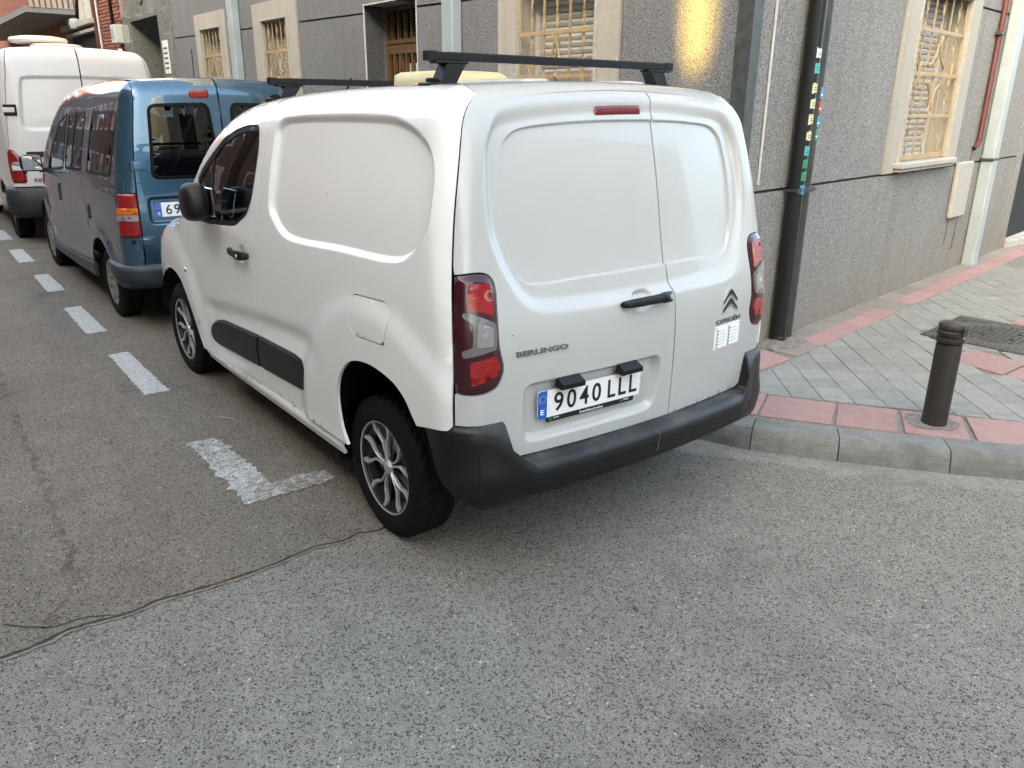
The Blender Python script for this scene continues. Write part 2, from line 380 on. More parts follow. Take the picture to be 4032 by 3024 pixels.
def text_mesh(txt, w, h, depth, mat, bold=0., shear=0.):
    cu = bpy.data.curves.new('lettering', 'FONT'); cu.body = txt; cu.extrude = .02; cu.offset = bold; cu.resolution_u = 4; cu.shear = shear
    ob = bpy.data.objects.new('lettering', cu); COL.objects.link(ob)
    dg = bpy.context.evaluated_depsgraph_get(); dg.update()
    me = bpy.data.meshes.new_from_object(ob.evaluated_get(dg)); bpy.data.objects.remove(ob); bpy.data.curves.remove(cu)
    V = np.empty(len(me.vertices) * 3); me.vertices.foreach_get('co', V); V = V.reshape(-1, 3)
    lo, hi = V.min(0), V.max(0)
    V[:, 0] = (V[:, 0] - (lo[0] + hi[0]) / 2) * w / (hi[0] - lo[0]); V[:, 1] = (V[:, 1] - lo[1]) * h / (hi[1] - lo[1])
    V[:, 2] = np.where(V[:, 2] > 0, depth, -.002)
    me.vertices.foreach_set('co', V.ravel()); me.materials.clear(); me.materials.append(M[mat]); me.update(); return me

# ------------------------------------------------------------------ body shells: a rounded body cut into sheet panels
class Spl:
    """natural cubic spline with linear extrapolation"""
    def __init__(s,xs,ys):
        x=np.array(xs,float);y=np.array(ys,float);n=len(x);h=np.diff(x)
        A=np.eye(n);b=np.zeros(n)
        for i in range(1,n-1):
            A[i,i-1]=h[i-1];A[i,i]=2*(h[i-1]+h[i]);A[i,i+1]=h[i]
            b[i]=6*((y[i+1]-y[i])/h[i]-(y[i]-y[i-1])/h[i-1])
        s.x,s.y,s.h,s.m=x,y,h,np.linalg.solve(A,b)
        s.d0=(y[1]-y[0])/h[0]-h[0]*(2*s.m[0]+s.m[1])/6
        s.d1=(y[-1]-y[-2])/h[-1]+h[-1]*(s.m[-2]+2*s.m[-1])/6
    def __call__(s,v):
        v=np.asarray(v,float);c=np.clip(v,s.x[0],s.x[-1])
        i=np.clip(np.searchsorted(s.x,c)-1,0,len(s.h)-1)
        h=s.h[i];a=(s.x[i+1]-c)/h;b=(c-s.x[i])/h
        r=a*s.y[i]+b*s.y[i+1]+((a**3-a)*s.m[i]+(b**3-b)*s.m[i+1])*h*h/6
        return r+np.where(v<s.x[0],(v-s.x[0])*s.d0,0)+np.where(v>s.x[-1],(v-s.x[-1])*s.d1,0)
def rmax(a,b,r):
    a=a+r;b=b+r
    return np.hypot(np.maximum(a,0),np.maximum(b,0))+np.minimum(np.maximum(a,b),0)-r
class Shell:
    def __init__(s,half,rear,top,front,core,r1=.1,r2=.12,rho=.25):
        s.half,s.rear,s.top,s.front=half,rear,top,front
        s.xc,s.xf,s.yc,s.dz=core; s.r1,s.r2,s.rho=r1,r2,rho
    def F(s,P):
        x,y,z=P[...,0],P[...,1],P[...,2]
        a=np.abs(y)-s.half(x,z); b=s.rear(y,z)-x; e=x-s.front(y,z); c=z-s.top(x,y)
        g=rmax(a,b,s.r1); g=rmax(g,e,.25)
        return rmax(g,c,s.r2)
    def zc(s,x): return s.top(x,0*x)-s.dz
    def frame(s,S,Q):
        """param -> base point and ray direction"""
        S=np.asarray(S,float);Q=np.asarray(Q,float);h=np.pi/2;k=s.rho*h
        x=np.clip(S,s.xc,s.xf); t=np.clip((s.xc-S)/s.rho,0,h)
        y=s.yc-np.clip(s.xc-S-k,0,2*s.yc)
        t=t+np.clip((s.xc-S-k-2*s.yc)/s.rho,0,h)
        x=x+np.maximum(0,s.xc-S-2*k-2*s.yc)          # right side, going forward again
        tf=np.clip((S-s.xf)/s.rho,0,h); yf=np.clip(S-s.xf-k,0,2*s.yc)
        y=y-yf
        dx=np.where(S>s.xf,np.sin(tf),-np.sin(t)); dy=np.where(S>s.xf,np.cos(tf),np.cos(t))
        z0=s.zc(x); ph=np.clip((Q-z0)/s.rho,0,h); z=np.minimum(Q,z0)
        B=np.stack([x,y,z],-1); D=np.stack([dx*np.cos(ph),dy*np.cos(ph),np.sin(ph)],-1)
        return B,D
    def cast(s,B,D,n=26,hi=1.2):
        lo=np.zeros(B.shape[:-1]);hi=np.full(B.shape[:-1],hi)
        for _ in range(n):
            m=(lo+hi)/2;f=s.F(B+D*m[...,None]);lo=np.where(f<0,m,lo);hi=np.where(f<0,hi,m)
        return B+D*((lo+hi)/2)[...,None]
    def normal(s,P,e=2e-3):
        n=np.stack([s.F(P+d)-s.F(P-d) for d in np.eye(3)*e],-1)
        return n/np.linalg.norm(n,axis=-1,keepdims=True)
    def at(s,S,Q,off=0):
        P=s.cast(*s.frame(S,Q))
        if np.any(off): P=P+s.normal(P)*np.asarray(off)[...,None]
        return P
    def roof(s,X,Y,off=0):
        X=np.asarray(X,float);Y=np.asarray(Y,float)
        B=np.stack([X,Y,s.zc(X)-.1],-1);D=np.zeros_like(B);D[...,2]=1
        P=s.cast(B,D)
        if np.any(off): P=P+s.normal(P)*np.asarray(off)[...,None]
        return P
    def inv(s,P):
        """surface point on left or rear -> (s,q)"""
        x,y,z=P;h=np.pi/2;k=s.rho*h
        bx=min(max(x,s.xc),s.xf);by=max(min(y,s.yc),-s.yc)
        z0=float(s.zc(np.array(bx)))
        if bx-x>1e-9:   # rear or rear corner
            if abs(y)<=s.yc: S=s.xc-k-(s.yc-y);hd=bx-x
            elif y>0: S=s.xc-s.rho*np.arctan2(bx-x,y-by);hd=np.hypot(bx-x,y-by)
            else: S=s.xc-k-2*s.yc-s.rho*(h-np.arctan2(bx-x,by-y));hd=np.hypot(bx-x,y-by)
        elif x-bx>1e-9: S=s.xf+s.rho*np.arctan2(x-bx,y-by);hd=np.hypot(bx-x,y-by)
        else: S=x;hd=y-s.yc
        Q=z if z<z0 else z0+s.rho*np.arctan2(z-z0,hd)
        return float(S),float(Q)
    def tangent(s, S, Q, off=0.):
        """matrix at a body point: x to the right seen from outside, y up, z outwards"""
        P = s.at(np.array([S]), np.array([Q]))[0]; n = s.normal(P[None])[0]
        up = np.array([0, 0, 1.]) - n * n[2]; up /= np.linalg.norm(up); x = np.cross(up, n); P = P + n * off
        return Matrix(((x[0], up[0], n[0], P[0]), (x[1], up[1], n[1], P[1]), (x[2], up[2], n[2], P[2]), (0, 0, 0, 1)))
def catmull(pts, n=6, closed=False):
    P = [np.array(p, float) for p in pts]; m = len(P); out = []
    for i in range(m if closed else m - 1):
        p0 = P[(i - 1) % m] if closed or i > 0 else 2 * P[0] - P[1]; p1 = P[i]; p2 = P[(i + 1) % m]
        p3 = P[(i + 2) % m] if closed or i + 2 < m else 2 * P[-1] - P[-2]
        d = [max(np.linalg.norm(b - a), 1e-6) ** .5 for a, b in ((p0, p1), (p1, p2), (p2, p3))]
        t0 = 0.; t1 = d[0]; t2 = t1 + d[1]; t3 = t2 + d[2]
        for t in np.linspace(t1, t2, n, endpoint=False):
            A1 = (t1 - t) / (t1 - t0) * p0 + (t - t0) / (t1 - t0) * p1; A2 = (t2 - t) / (t2 - t1) * p1 + (t - t1) / (t2 - t1) * p2
            A3 = (t3 - t) / (t3 - t2) * p2 + (t - t2) / (t3 - t2) * p3
            B1 = (t2 - t) / (t2 - t0) * A1 + (t - t0) / (t2 - t0) * A2; B2 = (t3 - t) / (t3 - t1) * A2 + (t - t1) / (t3 - t1) * A3
            out.append((t2 - t) / (t2 - t1) * B1 + (t - t1) / (t2 - t1) * B2)
    if not closed: out.append(P[-1])
    return np.array(out)
def rounded(pts, r, n=5):
    P = [np.array(p, float) for p in pts]; out = []; m = len(P)
    for i in range(m):
        a, b, c = P[i - 1], P[i], P[(i + 1) % m]; u = a - b; v = c - b; lu, lv = np.linalg.norm(u), np.linalg.norm(v)
        rr = r[i] if isinstance(r, (list, tuple)) else r; k = min(rr, lu * .48, lv * .48)
        if k < 1e-5: out.append(b); continue
        s, e = b + u / lu * k, b + v / lv * k
        for t in np.linspace(0, 1, n): out.append((1 - t) ** 2 * s + 2 * t * (1 - t) * b + t * t * e)
    return np.array(out)
def resample(P, step, closed=True):
    P = np.asarray(P, float)
    Q = np.vstack([P, P[:1]]) if closed else P
    L = np.linalg.norm(np.diff(Q, axis=0), axis=1); keep = np.r_[True, L > 1e-7]; Q = Q[keep]; L = np.linalg.norm(np.diff(Q, axis=0), axis=1)
    out = []
    for i in range(len(L)):
        k = max(1, int(round(L[i] / step)))
        for t in range(k): out.append(Q[i] + (Q[i + 1] - Q[i]) * t / k)
    if not closed: out.append(Q[-1])
    return np.array(out)
def area(P): x, y = P[:, 0], P[:, 1]; return .5 * np.sum(x * np.roll(y, -1) - y * np.roll(x, -1))
def ccw(P): P = np.asarray(P, float); return P if area(P) > 0 else P[::-1]
def offset(P, d):
    """inward offset of a closed ccw polygon"""
    e = np.roll(P, -1, 0) - P; e /= np.maximum(np.linalg.norm(e, axis=1, keepdims=True), 1e-9)
    n = np.stack([-e[:, 1], e[:, 0]], 1); b = n + np.roll(n, 1, 0); l = np.linalg.norm(b, axis=1, keepdims=True); b = b / np.maximum(l, .3)
    c = np.sum(b * n, 1, keepdims=True); return P + b * d / np.maximum(c, .5)
def inside(X, P):
    x, y = X[:, 0][:, None], X[:, 1][:, None]; a = P; b = np.roll(P, -1, 0)
    c = (a[:, 1] > y) != (b[:, 1] > y)
    with np.errstate(divide='ignore', invalid='ignore'):
        xi = a[:, 0] + (y - a[:, 1]) * (b[:, 0] - a[:, 0]) / (b[:, 1] - a[:, 1])
    return (np.sum(c & (x < xi), 1) % 2) == 1
def dist(X, P, closed=True):
    out = np.full(len(X), 1e9); a = P if closed else P[:-1]; b = np.roll(P, -1, 0) if closed else P[1:]; d = b - a; dd = np.maximum(np.sum(d * d, 1), 1e-12)
    for i in range(0, len(X), 4000):
        x = X[i:i + 4000][:, None, :]; t = np.clip(np.sum((x - a) * d, 2) / dd, 0, 1)
        out[i:i + 4000] = np.min(np.linalg.norm(x - a - t[..., None] * d, axis=2), 1)
    return out
def sstep(a, b, v): t = np.clip((v - a) / (b - a), 0, 1); return t * t * (3 - 2 * t)
def recess(poly, depth, w):
    P = np.asarray(poly, float)
    def f(S, Q):
        X = np.stack([S.ravel(), Q.ravel()], 1); sd = dist(X, P) * np.where(inside(X, P), 1, -1)
        return (-depth * sstep(0, w, sd)).reshape(S.shape)
    f.poly = P; f.w = w; return f
def panel(sh, name, mat, parent, outer, holes=(), disp=(), off=0., grid=.03, step=.014, gap=.0022, rim=.014, roof=False, feats=True, mirror=False):
    o = offset(ccw(resample(ccw(outer), step)), gap)
    hs = [offset(ccw(resample(ccw(h), step)), -gap) for h in holes]
    pts = [tuple(p) for p in o]; edges = [(i, (i + 1) % len(o)) for i in range(len(o))]
    for h in hs:
        b = len(pts); pts += [tuple(p) for p in h]; edges += [(b + i, b + (i + 1) % len(h)) for i in range(len(h))]
    lo, hi = o.min(0), o.max(0)
    nx = max(2, int((hi[0] - lo[0]) / grid)); ny = max(2, int((hi[1] - lo[1]) / grid))
    gx, gy = np.meshgrid(np.linspace(lo[0], hi[0], nx + 1), np.linspace(lo[1], hi[1], ny + 1)); gx = gx + (np.arange(ny + 1)[:, None] % 2) * .5 * (hi[0] - lo[0]) / nx
    X = np.stack([gx.ravel(), gy.ravel()], 1)
    def ok(X, m):
        k = inside(X, o) & (dist(X, o) > m)
        for h in hs: k &= ~inside(X, h) & (dist(X, h) > m)
        return X[k]
    X = ok(X, grid * .45)
    fp = []
    for d in disp:
        if feats and hasattr(d, 'poly'):
            P = ccw(resample(d.poly, .4)); w = d.w; bnd = resample(ccw(d.poly), .02)
            for t in (-.15, 0., .15, .35, .5, .65, .85, 1., 1.15):
                q = ok(offset(ccw(resample(d.poly, max(.012, min(.03, w * .7)))), w * t), .006); fp.append(q)
            if len(X): sd = dist(X, bnd) * np.where(inside(X, bnd), 1, -1); X = X[(sd < -.15 * w - grid * .4) | (sd > 1.15 * w + grid * .4)]
    allp = pts + [tuple(p) for p in X] + [tuple(p) for q in fp for p in q]
    r = delaunay_2d_cdt([Vector(p) for p in allp], edges, [], 0, 1e-5)
    V = np.array([tuple(v) for v in r[0]]); T = np.array([f for f in r[2] if len(f) == 3])
    c = V[T].mean(1); k = inside(c, o)
    for h in hs: k &= ~inside(c, h)
    T = T[k]
    used = np.unique(T); mp = -np.ones(len(V), int); mp[used] = np.arange(len(used)); V = V[used]; T = mp[T]
    a = V[T]; sgn = (a[:, 1, 0] - a[:, 0, 0]) * (a[:, 2, 1] - a[:, 0, 1]) - (a[:, 1, 1] - a[:, 0, 1]) * (a[:, 2, 0] - a[:, 0, 0])
    T[sgn < 0] = T[sgn < 0][:, ::-1]
    if not roof: T = T[:, ::-1]
    S, Q = V[:, 0], V[:, 1]; dv = np.full(len(S), off, float)
    for d in disp: dv = dv + d(S, Q)
    B = sh.roof(S, Q) if roof else sh.at(S, Q)
    N = sh.normal(B); P = B + N * dv[:, None]
    if mirror: P[:, 1] *= -1; N[:, 1] *= -1; T = T[:, ::-1]
    F = [tuple(t) for t in T]; sm = [True] * len(F); Vv = list(map(tuple, P))
    if rim > 0:
        cnt = {}
        for t in T:
            for i in range(3):
                e = (t[i], t[(i + 1) % 3]); cnt[e] = cnt.get(e, 0) + 1
        bd = [e for e in cnt if (e[1], e[0]) not in cnt]; ids = {}
        for e in bd:
            for i in e:
                if i not in ids:
                    ids[i] = len(Vv); Vv.append(tuple(P[i])); Vv.append(tuple(P[i] - N[i] * rim))
        for i, j in bd: F.append((ids[i], ids[i] + 1, ids[j] + 1, ids[j])); sm.append(False)
    me = bpy.data.meshes.new(name); me.from_pydata(Vv, [], F); me.materials.append(M[mat]); me.polygons.foreach_set('use_smooth', sm); me.update()
    return link(name, me, parent)
def arc(cx, cy, r, a0, a1, n=24): return [(cx + r * math.cos(t), cy + r * math.sin(t)) for t in np.linspace(R(a0), R(a1), n)]

# ------------------------------------------------------------------ the setting: road, kerbs, pavement
def sheet(name, poly, z, mat, parent=None): return link(name, mesh(name, [(x, y, z) for x, y in poly], [tuple(range(len(poly)))] , mat), parent)
struct(sheet('road', [(-60, -60), (90, -60), (90, 60), (-60, 60)], 0., 'asphalt_new'))
def jag(pts, amp, step=.025):
    P = resample(np.array(pts), step, False); n = len(P); k = rng.normal(0, 1, n + 8); k = np.convolve(k, np.ones(3) / 3, 'same')[4:-4]
    t = np.gradient(P, axis=0); t /= np.linalg.norm(t, axis=1, keepdims=True); return P + np.stack([-t[:, 1], t[:, 0]], 1) * (k * amp)[:, None]
CR = [(.06, 6.0), (.05, 4.2), (.07, 3.1), (.054, 2.339), (.052, 2.256), (.085, 2.118), (.058, 1.89), (.078, 1.818), (.053, 1.634), (.043, 1.431), (.072, 1.175), (.040, 1.038), (.056, .962), (.034, .886), (.05, .6), (.04, 0.), (.06, -1.0)]
edge = jag(CR, .006)
Vt = [(x, y, .007) for x, y in edge] + [(x - .006, y, 0.0005) for x, y in edge] + [(60, -1.0, .007), (60, 6.0, .007)]
n = len(edge)
Ft = [tuple(list(range(n)) + [2 * n, 2 * n + 1])] + [(i, n + i, n + i + 1, i + 1) for i in range(n - 1)]
struct(link('old_asphalt', mesh('old_asphalt', Vt, Ft, 'asphalt_old')))
def ribbon(name, P, w0, w1, z, mat, kind=None):
    P = np.asarray(P); t = np.gradient(P, axis=0); t /= np.linalg.norm(t, axis=1, keepdims=True); nn = np.stack([-t[:, 1], t[:, 0]], 1)
    a = P + nn * np.asarray(w0).reshape(-1, 1); b = P + nn * np.asarray(w1).reshape(-1, 1); m = len(P)
    o = link(name, mesh(name, [(x, y, z) for x, y in a] + [(x, y, z) for x, y in b], [(i, m + i, m + i + 1, i + 1) for i in range(m - 1)], mat))
    return struct(o)
seg = edge[(edge[:, 1] > .8) & (edge[:, 1] < 4.)]; m = len(seg); wv = np.abs(np.convolve(rng.normal(0, 1, m + 10), np.ones(5) / 5, 'same')[5:-5])
ribbon('crack_sand', seg, np.full(m, .002), -(.010 + .016 * wv), .0042, 'sand')
ribbon('crack', seg, np.full(m, .004 + 0 * wv) + .006 * wv, -.003 - .004 * wv, .0086, 'crack_dark')
c2 = jag([(.26, 2.30), (.14, 2.18), (.12, 2.05), (.085, 1.98)], .008, .02); ribbon('crack', c2, np.full(len(c2), .003), np.full(len(c2), -.004), .0090, 'crack_dark')
c3 = jag([(5.5, 1.93), (3.29, 1.943), (2.86, 1.957), (2.05, 1.969), (1.37, 1.988), (.78, 2.011), (.445, 2.041), (.215, 2.142), (.179, 2.186), (.094, 2.207)], .018, .03); w3 = np.abs(np.convolve(rng.normal(0, 1, len(c3) + 8), np.ones(3) / 3, 'same')[4:-4]); ribbon('worn_seam', c3, .006 + .03 * w3, -.006 - .022 * w3[::-1], .0090, 'asphalt_stain')
def marking(name, poly, mat, amp=.004):
    P = resample(np.array(poly), .02); P = P + rng.normal(0, amp, P.shape); return struct(sheet(name, [tuple(p) for p in ccw(P)], .011, mat))
for x0, x1, ya, yb in ((9.93, 10.93, 1.17, 1.01), (7.985, 9.02, 1.205, 1.04), (6.117, 7.105, 1.213, 1.055), (4.25, 5.31, 1.235, 1.078), (2.463, 3.536, 1.247, 1.093), (11.85, 12.85, 1.15, .99), (13.7, 14.7, 1.14, .98)):
    marking('parking_dash', [(x0, ya), (x0, yb), (x1, yb - .004), (x1, ya - .020)], 'road_paint')
marking('parking_corner_line', [(1.52, 1.275), (1.48, 1.105), (.77, 1.085), (.745, .80), (.62, .80), (.60, 1.10), (.62, 1.265), (.70, 1.262)], 'road_paint_worn', .010)
# kerb and pavement
KERB = [(30., -1.06), (12., -1.06), (11., -1.06), (10., -1.06), (9., -1.06), (8., -1.06), (7., -1.06), (6., -1.06), (5., -1.06), (4., -1.06), (3., -1.06), (2., -1.06), (1., -1.06), (.25, -1.06),
        (-.12, -1.085), (-.42, -1.20), (-.795, -1.455), (-1.235, -1.78), (-1.63, -2.12), (-1.95, -2.55), (-2.15, -3.1), (-2.25, -4.), (-2.3, -5.), (-2.3, -7.), (-2.3, -25.)]
KW, KZ = .19, .12
def norms(P):
    P = np.array(P, float); t = np.gradient(P, axis=0); t /= np.linalg.norm(t, axis=1, keepdims=True); return np.stack([-t[:, 1], t[:, 0]], 1)
kn = norms(KERB); inner = np.array(KERB) + kn * -KW
if inner[5][1] > -1.06: kn = -kn; inner = np.array(KERB) - kn * KW
inner = np.array(KERB) + (inner - np.array(KERB))
pav_poly = [tuple(p) for p in inner] + [(30, -25)]
pav = struct(link('pavement', mesh('pavement', [(x, y, KZ - .010) for x, y in pav_poly], [tuple(range(len(pav_poly)))], 'mortar')))
for i in range(len(KERB) - 1):
    a, b = np.array(KERB[i]), np.array(KERB[i + 1]); ai, bi = inner[i], inner[i + 1]
    d = (b - a) / np.linalg.norm(b - a) * .003; a, ai, b, bi = a + d, ai + d, b - d, bi - d
    o2 = lambda p, q, t: tuple(p + (q - p) * t)
    prof = [(-.10, 0.), (-.06, .05), (.0, KZ - .035), (.045, KZ - .020), (.13, KZ), (1., KZ), (1., -.02)]
    V = []
    for k in range(7):
        t = k / 6; p, q = a + (b - a) * t, ai + (bi - ai) * t; dz = .0022 * math.sin(k * 2.1 + i)
        for u, z in prof: x, y = o2(p, q, u); V.append((x, y, z + (dz if z > .05 else 0)))
    mp = len(prof); F = [(k * mp + j, (k + 1) * mp + j, (k + 1) * mp + j + 1, k * mp + j + 1) for k in range(6) for j in range(mp - 1)] + [tuple(range(mp)), tuple(range(6 * mp, 7 * mp))[::-1]]
    link('kerb_stone', mesh('kerb_stone', V, F, 'kerb_stone'), pav)
gp_ = np.array(KERB[12:22]); gp_ = resample(catmull(gp_, 6), .05, False); nn_ = norms(gp_); sg_ = 1 if (nn_[10] @ (np.array([-3., 0.]) - gp_[10])) > 0 else -1; m_ = len(gp_)
wob_ = np.abs(np.convolve(rng.normal(0, 1, m_ + 12), np.ones(7) / 7, 'same')[6:-6])
ribbon('gutter', gp_, np.full(m_, -.05 * sg_), sg_ * (.13 + .16 * wob_), .0012, 'gutter_dust')
def slab(name, poly, mat, z0=KZ - .008, z1=KZ, parent=pav, dz=.0015, b=.004):
    P = ccw(np.array(poly)); I = offset(P, b); n = len(P); h = random.uniform(-dz, dz); tx, ty = random.uniform(-.004, .004), random.uniform(-.004, .004); c = P.mean(0)
    zz = lambda p: z1 + h + (p[0] - c[0]) * tx + (p[1] - c[1]) * ty
    V = [(x - c[0], y - c[1], z0 - .01) for x, y in P] + [(p[0] - c[0], p[1] - c[1], zz(p) - .0025) for p in P] + [(p[0] - c[0], p[1] - c[1], zz(p)) for p in I]
    F = [tuple(range(2 * n, 3 * n))] + [(i, (i + 1) % n, n + (i + 1) % n, n + i) for i in range(n)] + [(n + i, n + (i + 1) % n, 2 * n + (i + 1) % n, 2 * n + i) for i in range(n)]
    return link(name, mesh(name, V, F, mat), parent, (c[0], c[1], 0))
def wallx(y): return .576 - .125 * (y + 2.66)
wd = np.array([.125, -1.]) / math.hypot(.125, 1); wnrm = np.array([-1, -.125]) / math.hypot(.125, 1)
for k in range(18):                                        # border along the side-street wall: dusty strip, red strip
    y0 = -2.57 - .372 * k; p = np.array([wallx(y0), y0]); q = p + wd * .366
    slab('border_tile', [p + wnrm * .004, q + wnrm * .004, q + wnrm * .165, p + wnrm * .165], 'tile_dusty')
    slab('red_tile', [p + wnrm * .168, q + wnrm * .168, q + wnrm * .35, p + wnrm * .35], 'tile_red' if k not in (0, 5) else 'tile_dusty')
slab('red_tile', [(.46, -2.13), (.19, -2.10), (.21, -2.52), (.53, -2.55)], 'tile_red')
for k in range(9): slab('border_tile', [(.5 + k * .372, -2.08), (.5 + k * .372, -1.74), (.866 + k * .372, -1.74), (.866 + k * .372, -2.08)], 'tile_red')
for k in range(12): slab('red_tile', [(-.05 + k * .40, -1.27), (.34 + k * .40, -1.27), (.34 + k * .40, -1.60), (-.05 + k * .40, -1.60)], 'tile_red')
for a, b, c, d in (((-.06, -1.30), (-.30, -1.405), (-.125, -1.745), (.08, -1.63)), ((-.312, -1.412), (-.640, -1.622), (-.473, -1.950), (-.14, -1.75)), ((-.66, -1.636), (-.925, -1.814), (-.751, -2.142), (-.483, -1.962)),
                   ((-.955, -1.842), (-1.228, -2.020), (-1.031, -2.331), (-.768, -2.153)), ((-1.256, -2.034), (-1.52, -2.24), (-1.31, -2.545), (-1.053, -2.347)), ((-1.545, -2.265), (-1.78, -2.53), (-1.52, -2.79), (-1.335, -2.565))):
    slab('red_tile', [a, b, c, d], 'tile_red')
# diagonal grey tiles
nA = np.array([.6734, .7393]); dB = np.array([-.7393, .6734])
def clip(poly, p, nrm):
    out = []
    for i in range(len(poly)):
        a, b = poly[i], poly[(i + 1) % len(poly)]; da, db = (a - p) @ nrm, (b - p) @ nrm
        if da >= 0: out.append(a)
        if da * db < 0: out.append(a + (b - a) * da / (da - db))
    return out
wl_p = np.array([wallx(-3.), -3.]) + wnrm * .356
kl_a, kl_b = np.array([-.125, -1.752]), np.array([-1.31, -2.552]); kd = (kl_b - kl_a) / np.linalg.norm(kl_b - kl_a); kn2 = np.array([kd[1], -kd[0]])
if kn2 @ (np.array([0, -3.]) - kl_a) < 0: kn2 = -kn2
hole = [np.array(p) for p in ((-.02, -3.85), (.05, -4.76), (-.85, -4.85), (-.92, -3.93))]
bands = [((-.45, -3.40), (-2.1, -3.18), (-2.1, -3.58), (-.45, -3.80)), ((-.30, -4.88), (-2.1, -4.70), (-2.1, -5.10), (-.30, -5.26))]
skip = [np.array([(-.045, -3.86), (.035, -4.75), (-.85, -4.84), (-.91, -3.94)])] + [np.array(b) for b in bands]
cells = []
for i in range(-30, 40):
    for j in range(-34, 30):
        o0 = -1.878 + .1772 * i; o1 = -1.987 + .187 * j
        P = [nA * (o0 + u) + dB * (o1 + v) for u, v in ((.002, .002), (.1752, .002), (.1752, .185), (.002, .185))]
        P = clip(P, wl_p, wnrm)
        if len(P) >= 3: P = clip(P, kl_a + kn2 * .004, kn2)
        if len(P) < 3: continue
        P = np.array(P); c = P.mean(0)
        if abs(area(P)) < .0015 or c[1] < -7.6 or c[0] < -2.05: continue
        if any(inside(c[None], s)[0] for s in skip): continue
        cells.append((np.linalg.norm(c - CAM_POS[:2]), P))
cells.sort(key=lambda t: t[0])
far = MB()
for k, (_, P) in enumerate(cells):
    if k < 295: slab('grey_tile', P, 'tile_grey')
    else: Pc = ccw(P); far.add([(x, y, KZ) for x, y in Pc], [tuple(range(len(Pc)))])
if far.V: f_ = far.obj('grey_tile_field', 'tile_grey', pav); f_['kind'] = 'stuff'
for b in bands:
    b = np.array(b)
    for t in range(4):
        a0, a1 = t / 4 + .005, (t + 1) / 4 - .005
        slab('red_tile', [b[0] + (b[1] - b[0]) * a0, b[0] + (b[1] - b[0]) * a1, b[3] + (b[2] - b[3]) * a1, b[3] + (b[2] - b[3]) * a0], 'tile_red', z1=KZ + .0035)
# manhole cover
mh = thing('manhole_cover', 'square cast iron manhole with oval ribbed lid set in the pavement behind the bollard', 'manhole cover', (-.44, -4.35, KZ + .004))
mx = Matrix.Rotation(math.atan2(-.89, .075) + math.pi / 2, 4, 'Z')
def mhb(): return MB()
fr_ = mhb().box((-.44, -.44, -.02), (.44, .44, .002)).obj('frame', 'cast_iron', mh); fr_.matrix_local = mx
rb = mhb()
for k in range(31):
    x = -.43 + .86 * k / 30
    for y0, y1 in ((-.43, -.30), (.30, .43)): rb.box((x - .008, y0, .001), (x + .008, y1, .008))
    if abs(x) < .30: continue
for k in range(19):
    y = -.28 + .56 * k / 18
    for x0, x1 in ((-.43, -.33), (.33, .43)): rb.box((x0, y - .008, .001), (x1, y + .008, .008))
r_ = rb.obj('frame_rib', 'cast_iron', mh); r_.matrix_local = mx; r_['kind'] = 'stuff'
lid = MB(); lid.lathe([(.0, .006), (.30, .006), (.305, .003), (.318, .003), (.322, .009), (.345, .009), (.35, .002)], 48)
for x in range(-6, 7):
    for y in range(-6, 7):
        if math.hypot(x, y) < 6.3: lid.box((x * .043 - .015, y * .043 - .007, .006), (x * .043 + .015, y * .043 + .007, .011))
l_ = lid.obj('lid', 'cast_iron', mh); l_.matrix_local = mx
for x, y in ((.1, .1), (-.1, .1), (.1, -.1), (-.1, -.1)):
    h_ = MB().lathe([(0, .0125), (.017, .0125), (.018, .006)], 12).obj('lifting_hole', 'cavity', mh, mx @ Vector((x, y, 0)))
# bollard
bo = thing('bollard', 'short dark brown cylindrical bollard with ringed cap at the kerb corner', 'bollard', (-.985, -2.105, KZ))
MB().lathe([(.066, -.02), (.066, .46), (.064, .468)], 40).obj('post', 'bollard_paint', bo)
MB().lathe([(.058, .464), (.058, .478), (.070, .482), (.072, .492), (.071, .506), (.060, .511), (.060, .518)], 40).obj('ring', 'bollard_paint', bo)
MB().lathe([(.060, .516), (.069, .520), (.070, .540), (.064, .546), (.064, .552), (.070, .556), (.070, .578), (.066, .584), (.045, .588), (.0, .590)], 40).obj('cap', 'bollard_paint', bo)
MB().box((-.074, -.02, .522), (-.066, .03, .572), .002).obj('badge', 'bollard_paint', bo)
d_ = struct(sheet('dirt_patch', [tuple(p) for p in jag([(-.985 + .13 * math.cos(t), -2.105 + .13 * math.sin(t)) for t in np.linspace(0, 6.0, 14)], .03)], KZ + .0035, 'mortar'))
